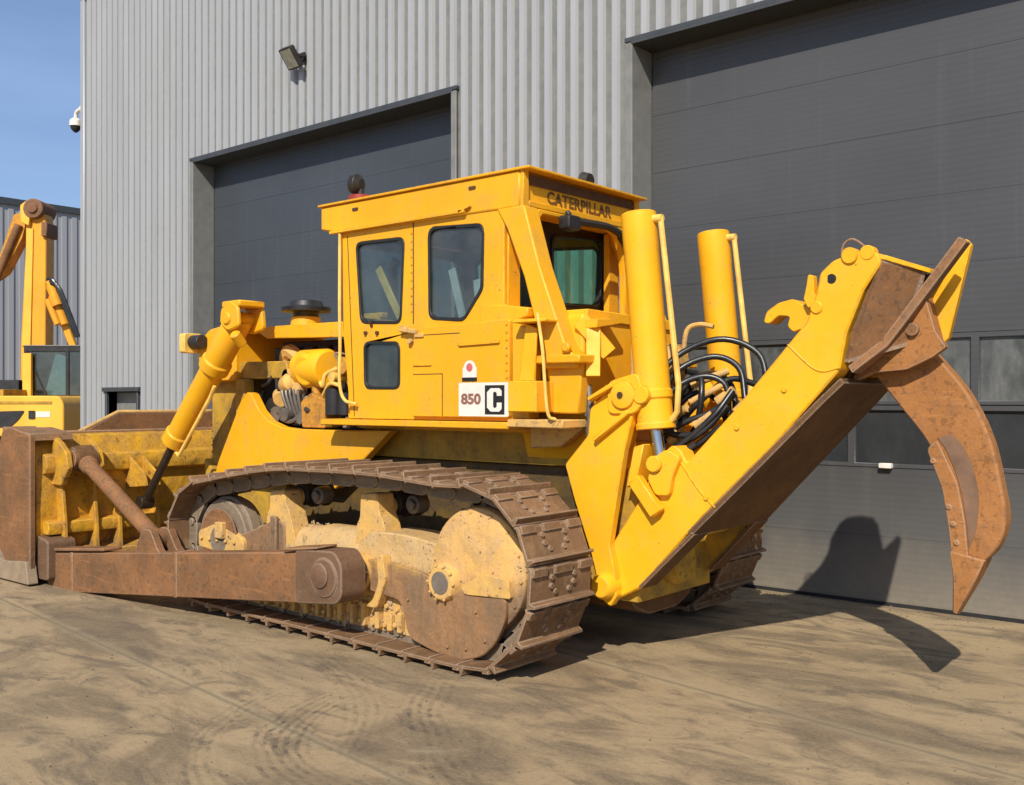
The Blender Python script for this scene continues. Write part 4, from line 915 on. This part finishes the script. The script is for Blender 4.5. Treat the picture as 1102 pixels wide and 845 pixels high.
# --- ripper frame: two tapering arms, cross plate, shank pocket
def arm_y(x): t = max(0, min(1, (-x - .0) / 1.9)); return .60 - .17 * t
prof = [(-.02, .62), (-.06, .46), (-.13, .40), (-.36, .52), (-.80, 1.02), (-1.30, 1.52), (-1.70, 1.98), (-1.74, 2.20), (-1.84, 2.45), (-1.94, 2.60), (-1.92, 2.67), (-1.80, 2.68), (-1.66, 2.64), (-1.58, 2.57), (-1.56, 2.46), (-1.50, 2.28), (-1.38, 2.14), (-1.02, 1.72), (-.70, 1.38), (-.66, 1.46), (-.60, 1.50), (-.50, 1.42), (-.44, 1.30), (-.38, 1.16), (-.22, .92)]
rip = None
for s in (1, -1):
    w = MB()
    # two-plate arm following the taper: side plate pieces extruded then sheared inwards
    P = poly_round(prof, .02, 2)
    w.prism(P, 'y', 0, -.16)
    for v_ in w.bm.verts: v_.co.y = s * (arm_y(v_.co.x) + v_.co.y)
    o = w.build('ripper_arm', YR if s > 0 else M['hull'], dz, bevel=.01)  # far arm's darker paint stands for both its shade and its dirt
    w = MB(); pp = [(-.50, 1.18), (-.66, 1.38), (-.98, 1.18), (-.80, .98)]
    w.prism(poly_round([(-.44, 1.27), (-.50, 1.42), (-.58, 1.47), (-.68, 1.42), (-.62, 1.28), (-.60, 1.16), (-.5, 1.16)], .03), 'y', 0, .05)
    w.cyl((-.50, -.02, 1.37), (-.50, .08, 1.37), .055); 
    for v_ in w.bm.verts: v_.co.y = s * (arm_y(v_.co.x) + v_.co.y)
    w.build('rod_lug', YR, o, bevel=.006)
    w = MB(); w.bar((-.34, s * .60, 1.26), (-.52, s * .60, 1.04), .07, .10); w.build('link_brace', YR, dz, bevel=.008)
# underside plate spanning both arms (brown, worn), extended as the shank flange
def up_(x): return .455 + (-.30 - x) * 1.018
w = MB()
def rowp(x, h, t): z = up_(x); return [(x, -h, z), (x, h, z), (x + t, h, z + t * .98), (x + t, -h, z + t * .98)]
w.loft([rowp(-.74, .54, .03), rowp(-1.0, .51, .03), rowp(-1.60, .45, .03), rowp(-1.72, .42, .03)])
w.build('ripper_floor', M['under'], dz, bevel=.004)
for s in (1, -1):
    w = MB(); w.loft([[(x, s * (arm_y(x) + .01), up_(x) - .012), (x, s * (arm_y(x) - .19), up_(x) - .012), (x + .02, s * (arm_y(x) - .19), up_(x) + .008), (x + .02, s * (arm_y(x) + .01), up_(x) + .008)] for x in (-.37, -.76)]); w.build('arm_flange', M['under'], dz, bevel=.003)
w = MB(); w.prism([(-1.45, 1.86), (-1.62, 2.30), (-1.76, 2.62), (-1.66, 2.62), (-1.5, 2.3), (-1.25, 1.9)], 'y', -.30, .30); w.prism([(-.5, .82), (-.95, 1.30), (-.9, 1.4), (-.42, .95)], 'y', -.45, .45); w.build('cross_beam', M['hull'], dz, bevel=.01)
# tapered throat between arm end and pocket (brown)
w = MB()
for s in (1, -1):
    w.loft([[(-1.74, s * .425, 2.02), (-1.76, s * .425, 2.2), (-1.86, s * .415, 2.45), (-1.94, s * .41, 2.62)] , [(-2.0, s * .17, 2.12), (-2.02, s * .17, 2.24), (-2.08, s * .17, 2.42), (-2.12, s * .17, 2.58)]], cap=False)
    w.loft([[(-1.70, s * .40, 2.02), (-1.72, s * .40, 2.2), (-1.82, s * .39, 2.45), (-1.90, s * .385, 2.62)] , [(-1.96, s * .14, 2.12), (-1.98, s * .14, 2.24), (-2.04, s * .14, 2.42), (-2.08, s * .14, 2.58)]], cap=False)
th = w.build('ripper_throat', M['rust_arm'], dz, bevel=0)
w = MB(); w.loft([[(-1.82, -.42, 2.655), (-1.82, .42, 2.655), (-1.82, .42, 2.685), (-1.82, -.42, 2.685)], [(-1.96, -.40, 2.62), (-1.96, .40, 2.62), (-1.96, .40, 2.65), (-1.96, -.40, 2.65)], [(-2.14, -.17, 2.55), (-2.14, .17, 2.55), (-2.14, .17, 2.58), (-2.14, -.17, 2.58)]]); w.build('throat_cover', YR, th, bevel=.004)
# pocket cheeks
w = MB(); w.prism(poly_round([(-1.66, 1.90), (-1.80, 1.965), (-2.0, 1.98), (-2.15, 2.05), (-2.23, 2.11), (-2.17, 2.20), (-2.10, 2.45), (-2.02, 2.52), (-1.80, 2.25)], .015), 'y', .11, .17); pk = w.build('shank_pocket', M['rust_orange'], dz, bevel=.008)
w = MB(); w.prism([(-1.60, 1.92), (-1.80, 1.97), (-2.0, 2.02), (-2.16, 2.18), (-2.29, 2.74), (-2.26, 2.78), (-2.0, 2.50), (-1.80, 2.25)], 'y', -.17, -.11); w.build('pocket_cheek', YR, pk, bevel=.006)
w = MB(); w.prism([(-2.02, 2.10), (-2.14, 2.14), (-2.05, 2.50), (-1.98, 2.50)], 'y', -.11, .11); w.build('pocket_back', M['rust_orange'], pk, bevel=.006)
# long flange bar running up to the horn
w = MB(); w.loft([[(-1.74, .43, 2.00), (-1.77, .43, 1.955), (-1.77, .30, 1.955), (-1.74, .30, 2.00)], [(-1.90, .29, 2.17), (-1.93, .29, 2.12), (-1.93, .18, 2.12), (-1.90, .18, 2.17)], [(-2.30, .17, 2.755), (-2.345, .17, 2.72), (-2.345, .08, 2.72), (-2.30, .08, 2.755)]]); w.build('ripper_horn', M['rust_arm'], dz, bevel=.006)
# lugs on the head
w = MB()
w.cyl((-1.76, .38, 2.66), (-1.76, .46, 2.66), .05, seg=18); w.cyl((-1.86, .36, 2.67), (-1.86, .44, 2.67), .045, seg=18)
w.build('hitch_ear', YR, dz, bevel=.005)
w = MB(); w.cyl((-1.65, .40, 2.53), (-1.65, .4545, 2.53), .03); w.build('ear_hole', M['ink_black'], dz, bevel=0)
w = MB(); w.prism(poly_round([(-1.50, 2.16), (-1.44, 2.24), (-1.38, 2.22), (-1.34, 2.26), (-1.36, 2.32), (-1.28, 2.33), (-1.22, 2.28), (-1.18, 2.29), (-1.20, 2.36), (-1.28, 2.41), (-1.38, 2.43), (-1.46, 2.38), (-1.56, 2.34)], .02), 'y', .26, .40); w.build('pin_hook', YR, dz, bevel=.006)
w = MB(); w.tube([(-1.66, .30, 2.62), (-1.66, .30, 2.74), (-1.72, .30, 2.78), (-1.80, .30, 2.72), (-1.80, .30, 2.66)], .008); w.build('lifting_ring', M['rust'], dz, bevel=0)
w = MB(); w.cyl((-1.56, .40, 2.36), (-1.56, .470, 2.36), .04, seg=18); w.build('head_casting', YR, dz, bevel=.008, seg=2)
w = MB(); w.prism(poly_round([(-1.60, 2.40), (-1.54, 2.44), (-1.535, 2.56), (-1.50, 2.57), (-1.49, 2.50), (-1.47, 2.42), (-1.50, 2.36)], .015), 'y', .39, .45); w.build('guide_lug', YR, dz, bevel=.006)
w = MB(); w.cyl((-1.98, -.19, 2.42), (-1.98, .20, 2.42), .035, seg=14); w.cyl((-2.04, -.19, 2.22), (-2.04, .20, 2.22), .04, seg=14); w.build('shank_pin', M['rust_arm'], dz, bevel=.004)
for (x_, z_) in ((-1.05, 1.62), (-.84, 1.16), (-1.36, 1.86)):
    w = MB(); w.cyl((x_, arm_y(x_) - .02, z_), (x_, arm_y(x_) + .012, z_), .018, seg=10); w.build('plug_bolt', YR, dz, bevel=.002)
w = MB(); w.tube([(x_, arm_y(x_) + .002, z_) for x_, z_ in ((-.62, 1.44), (-.78, 1.22), (-.90, 1.10))], .006); w.tube([(x_, arm_y(x_) + .002, z_) for x_, z_ in ((-1.38, 2.14), (-1.56, 1.98), (-1.70, 1.99))], .005); w.build('weld_seam', YR, dz, bevel=0)
# shank
sh = [(-1.74, 2.18), (-1.745, 1.985), (-1.92, 1.76), (-2.10, 1.52), (-2.185, 1.27), (-2.225, 1.05), (-2.235, .86), (-2.40, .84), (-2.485, .94), (-2.53, 1.10), (-2.50, 1.32), (-2.44, 1.58), (-2.31, 1.85), (-2.11, 2.10), (-2.0, 2.3)]
sh_s = [tuple(p)[:2] for p in catmull([(a, b, 0) for a, b in sh[1:7]], 4)] + [tuple(p)[:2] for p in catmull([(a, b, 0) for a, b in sh[7:14]], 4)]
w = MB(); w.prism([sh[0]] + sh_s + [sh[14]], 'y', -.06, .06); shk = w.build('ripper_shank', M['rust_orange'], dz, bevel=.012, seg=2)
w = MB(); wp = [(-2.09, 1.50), (-2.18, 1.27), (-2.215, 1.05), (-2.235, .87), (-2.33, .86), (-2.31, 1.08), (-2.27, 1.30), (-2.15, 1.56)]
w.prism(poly_round(wp, .03), 'y', -.085, .085)
for (x, z) in ((-2.13, 1.43), (-2.22, 1.16), (-2.245, 1.06), (-2.265, .95)): w.cyl((x, .085, z), (x, .095, z), .018, seg=12)
w.build('wear_plate', M['rust_orange'], shk, bevel=.008)
w = MB(); w.prism([tuple(p)[:2] for p in catmull([(-2.15, 1.57, 0), (-2.24, 1.58, 0), (-2.33, 1.45, 0), (-2.38, 1.25, 0), (-2.37, 1.05, 0), (-2.33, .92, 0)], 4)] + [tuple(p)[:2] for p in catmull([(-2.315, 1.08, 0), (-2.275, 1.30, 0), (-2.20, 1.50, 0)], 4)], 'y', .059, .066); w.build('worn_patch', plain('dark_worn_steel', (.19, .105, .06), .7), shk, bevel=0)
w = MB(); w.loft([[(-2.225, -.09, .90), (-2.225, .09, .90), (-2.42, .09, .86), (-2.42, -.09, .86)], [(-2.24, -.08, .74), (-2.24, .08, .74), (-2.37, .08, .74), (-2.37, -.08, .74)], [(-2.225, -.035, .52), (-2.225, .035, .52), (-2.255, .035, .51), (-2.255, -.035, .51)]]); w.build('ripper_tooth', M['rust_orange'], shk, bevel=.008)

# --- hoses and valves between the ripper cylinders
hs = [[(-.30, .34, 1.72), (-.42, .30, 2.05), (-.66, .05, 2.22), (-.92, -.05, 2.12), (-1.02, .0, 1.86)],
      [(-.30, .28, 1.66), (-.42, .22, 1.98), (-.62, .05, 2.10), (-.80, .0, 2.02), (-.88, .06, 1.80)],
      [(-.32, .36, 1.60), (-.46, .32, 1.86), (-.62, .18, 1.96), (-.76, .12, 1.90), (-.80, .14, 1.70)],
      [(-.34, .30, 1.46), (-.50, .30, 1.62), (-.72, .22, 1.72), (-.86, .16, 1.84)],
      [(-.40, .34, 1.42), (-.56, .36, 1.50), (-.72, .32, 1.60), (-.84, .24, 1.76)],
      [(-.36, .20, 1.70), (-.50, .10, 1.84), (-.60, -.05, 1.80), (-.66, -.12, 1.60)],
      [(-.30, .14, 1.60), (-.42, .18, 1.78), (-.5, .12, 1.95), (-.56, -.2, 1.98), (-.50, -.40, 1.86)],
      [(-.40, .26, 1.34), (-.52, .30, 1.42), (-.66, .30, 1.50), (-.80, .26, 1.62)]]
hs += [[(-.34, .40, 1.36), (-.48, .40, 1.44), (-.62, .36, 1.54), (-.78, .30, 1.70), (-.86, .2, 1.86)],
      [(-.34, .24, 1.56), (-.46, .18, 1.66), (-.60, .20, 1.78), (-.74, .02, 1.94), (-.9, -.1, 1.9)],
      [(-.30, .38, 1.76), (-.40, .38, 1.62), (-.50, .36, 1.56), (-.66, .34, 1.56)],
      [(-.36, .02, 1.80), (-.52, .0, 1.96), (-.70, -.05, 1.92), (-.76, -.02, 1.70), (-.70, .05, 1.5)],
      [(-.34, .10, 1.44), (-.46, .14, 1.50), (-.58, .20, 1.62), (-.64, .24, 1.80), (-.60, .18, 1.96), (-.46, .12, 2.0)],
      [(-.42, .42, 1.30), (-.54, .42, 1.40), (-.68, .38, 1.50)]]
for h_ in hs:
    w = MB(); w.tube(h_, .022, seg=10); w.build('hydraulic_hose', M['hose'], dz, bevel=0)
w = MB(); w.cyl((-.30, .10, 2.05), (-.42, .10, 2.05), .12, prof=[(0, .14), (.5, .14), (1, .09)], seg=24); w.box(-.32, -.10, -.10, .30, 1.5, 2.2); w.prism(poly_round([(-.25, 1.98), (.2, 1.98), (.10, 2.30), (-.12, 2.34)], .04), 'x', -.10, -.05)
w.build('valve_block', YO, dz, bevel=.01)
w = MB(); w.tube([(-.36, .0, 2.12), (-.38, -.02, 2.30), (-.46, -.06, 2.34), (-.56, -.08, 2.32)], .018)
w.cyl((-.44, .20, 1.70), (-.52, .22, 1.74), .03); w.cyl((-.50, .14, 1.90), (-.72, .0, 2.0), .026); w.cyl((-.54, .22, 1.78), (-.74, .12, 1.90), .022); w.cyl((-.60, .26, 1.62), (-.72, .22, 1.70), .035); w.build('pipe_fitting', M['yellow_old'], dz, bevel=0)
for a_, b_ in (((-.70, .12, 1.78), (-.82, .10, 1.86)), ((-.86, .16, 1.70), (-.92, .10, 1.78)), ((-.44, .30, 1.50), (-.50, .30, 1.58))):
    w = MB(); w.cyl(a_, b_, .04); w.build('hose_coupling', M['yellow_old'], dz, bevel=.003)

# ------------------------------------------------------------------ excavator parked behind
ex0 = Vector((19.511, -3.826, 0))
ex = empty('excavator', ex0, 'orange yellow excavator with folded arm parked beyond the blade', 'excavator')
ex.rotation_euler = (0, 0, -2.44172)
EO = paint('orange_excavator_paint', (.76, .34, .02), (.25, .12, .04), .15, .45, streak=.12)
EY = paint('yellow_excavator_body', (.84, .45, .05), (.3, .18, .06), .12, .45, streak=.1)
w = MB(); w.prism(poly_round([(-1.45, 1.0), (-1.45, 1.62), (-1.0, 1.80), (.2, 1.88), (1.75, 1.88), (1.85, 1.7), (1.85, 1.0)], .08, 5), 'y', -1.3, 1.2); bd = w.build('upper_body', EY, ex, bevel=.03, seg=2)
w = MB(); w.prism(poly_round([(.12, 1.20), (.18, 1.42), (.32, 1.54), (1.02, 1.56), (.88, 1.36), (.70, 1.20)], .05), 'y', -1.32, -1.301); w.prism(poly_round(rect(1.10, 1.24, 1.38, 1.56), .02), 'y', -1.32, -1.301); w.build('body_vent', M['black'], bd, bevel=0)
w = MB(); w.prism(rect(1.26, 1.56, 1.42, 1.54), 'y', -1.31, -1.301); w.build('number_plate', M['white'], bd, bevel=0)
w = MB(); w.prism(rect(.45, 1.6, 1.70, 1.76), 'y', -1.315, -1.301); w.box(-.4, .4, -1.0, .2, 1.86, 2.02); w.build('body_trim', M['hull'], bd, bevel=.005)
w = MB(); w.prism(poly_round([(-1.6, .0), (2.1, .0), (2.3, .4), (2.1, .85), (-1.6, .85), (-1.8, .4)], .25, 6), 'y', -1.5, -.95); w.prism(poly_round([(-1.6, .0), (2.1, .0), (2.3, .4), (2.1, .85), (-1.6, .85), (-1.8, .4)], .25, 6), 'y', .75, 1.3); w.box(-.8, 1.2, -1.0, .8, .4, 1.0); w.build('crawler_track', M['under'], ex, bevel=.02)
# cab behind the body
w = MB()
for (x, y) in ((.32, .2), (1.72, .2), (.32, 1.5), (1.72, 1.5), (1.28, .2)): w.box(x - .04, x + .04, y - .04, y + .04, 1.86, 2.93)
w.box(.28, 1.76, .16, 1.54, 2.90, 3.02); w.bar((.36, .2, 2.88), (.78, .2, 1.9), .04, .05); w.box(-.5, .15, .2, 1.0, 1.86, 2.25); w.box(.2, 1.8, .3, 1.5, 1.8, 1.95)
ec = w.build('cab_frame', M['black'], ex, bevel=.012)
w = MB(); w.prism([(.72, 1.90), (1.30, 1.90), (1.20, 2.80), (.98, 2.88)], 'y', .25, .26); w.build('rear_pane', plain('pale_teal_pane', (.18, .27, .28), .25, 0, .15), ec, bevel=0)
w = MB(); w.prism(rect(.30, 1.74, 1.90, 2.92), 'y', .19, .195); w.prism(rect(.24, 1.5, 1.90, 2.92), 'x', 1.73, 1.735); w.build('cab_pane', M['glass'], ec, bevel=0)
w = MB(); w.prism([(.5, 2.0), (.9, 2.0), (.85, 2.75), (.6, 2.75)], 'y', .8, .95); w.build('seat_back', M['dark'], ec, bevel=.03)
w = MB(); w.box(.3, 1.72, 1.44, 1.5, 1.9, 2.9); w.box(.3, .34, .25, 1.5, 1.9, 2.9); w.build('cab_back', M['dark'], ec, bevel=0)
w = MB(); w.box(.30, .50, .05, .15, 1.86, 2.86); w.build('rear_post', EY, ec, bevel=.01)
w = MB(); w.box(.28, 1.8, .14, 1.56, 3.02, 3.05); w.build('cab_roof', M['trim'], ec, bevel=.01)
# boom
w = MB(); w.prism(poly_round([(.28, 1.7), (.30, 3.2), (.42, 5.5), (.42, 6.2), (.52, 6.50), (.74, 6.55), (.88, 6.30), (.92, 5.9), (.90, 3.2), (.85, 1.7)], .05), 'y', 1.5, 1.95); bm_ = w.build('boom', EO, ex, bevel=.02)
w = MB(); w.prism([(.46, 5.95), (.62, 5.95), (.56, 3.1), (.34, 3.1)], 'y', 1.46, 1.50); w.build('boom_rib', EY, bm_, bevel=.01)
w = MB(); w.cyl((.66, 1.35, 6.42), (.66, 2.10, 6.42), .24, seg=24); w.cyl((.66, 1.30, 6.42), (.66, 1.36, 6.42), .12); w.box(.84, .98, 1.4, 2.0, 5.75, 6.1); w.build('boom_joint', M['rust'], ex, bevel=.02)
w = MB(); w.prism(poly_round([(.60, 6.44), (.50, 6.62), (.34, 6.5), (.36, 6.1), (.55, 6.0)], .04), 'y', 1.38, 1.5); w.build('joint_plate', EY, ex, bevel=.01)
# stick folded away to the left, with its cylinder
w = MB(); w.prism(poly_round([(.45, 6.35), (.12, 6.30), (-.25, 5.2), (-1.1, 3.4), (-1.35, 3.1), (-1.5, 3.3), (-1.2, 4.2), (-.15, 4.9), (.30, 5.75)][::-1], .05), 'y', 1.55, 1.9); w.build('stick', paint('brown_orange_stick', (.60, .27, .02), (.14, .07, .03), .4, .5), ex, bevel=.02)
w = MB(); w.cyl((.25, 1.5, 6.05), (-.35, 1.5, 4.6), .09); w.cyl((-.35, 1.5, 4.6), (-.8, 1.5, 3.5), .13); w.build('stick_cylinder', M['rust_arm'], ex, bevel=.004)
w = MB(); w.bar((.92, 1.4, 4.55), (1.5, 1.4, 3.05), .12, .18); w.build('bucket_link', EO, ex, bevel=.02)
w = MB(); w.cyl((.96, 1.30, 4.65), (1.32, 1.30, 3.6), .11); w.cyl((.95, 1.2, 4.2), (1.2, 1.2, 3.6), .08); w.cyl((1.1, 1.2, 4.3), (1.2, 1.2, 4.05), .13); w.build('boom_cylinder', EO, ex, bevel=.004)
for k in range(3):
    w = MB(); w.tube([(.92, 1.25, 4.7 - k * .06), (1.12 + k * .04, 1.2, 4.62 - .05 * k), (1.32 + k * .04, 1.2, 4.1), (1.62 + .03 * k, 1.25, 3.3)], .045); w.build('hydraulic_hose', M['hose'], ex, bevel=0)

for o in ex.children:
    k = o.name.split('.')[0]
    if k in ('boom', 'boom_joint', 'joint_plate', 'stick', 'stick_cylinder'): o.location.x = -.74
    elif k in ('bucket_link', 'boom_cylinder', 'hydraulic_hose'): o.location.x = -.60
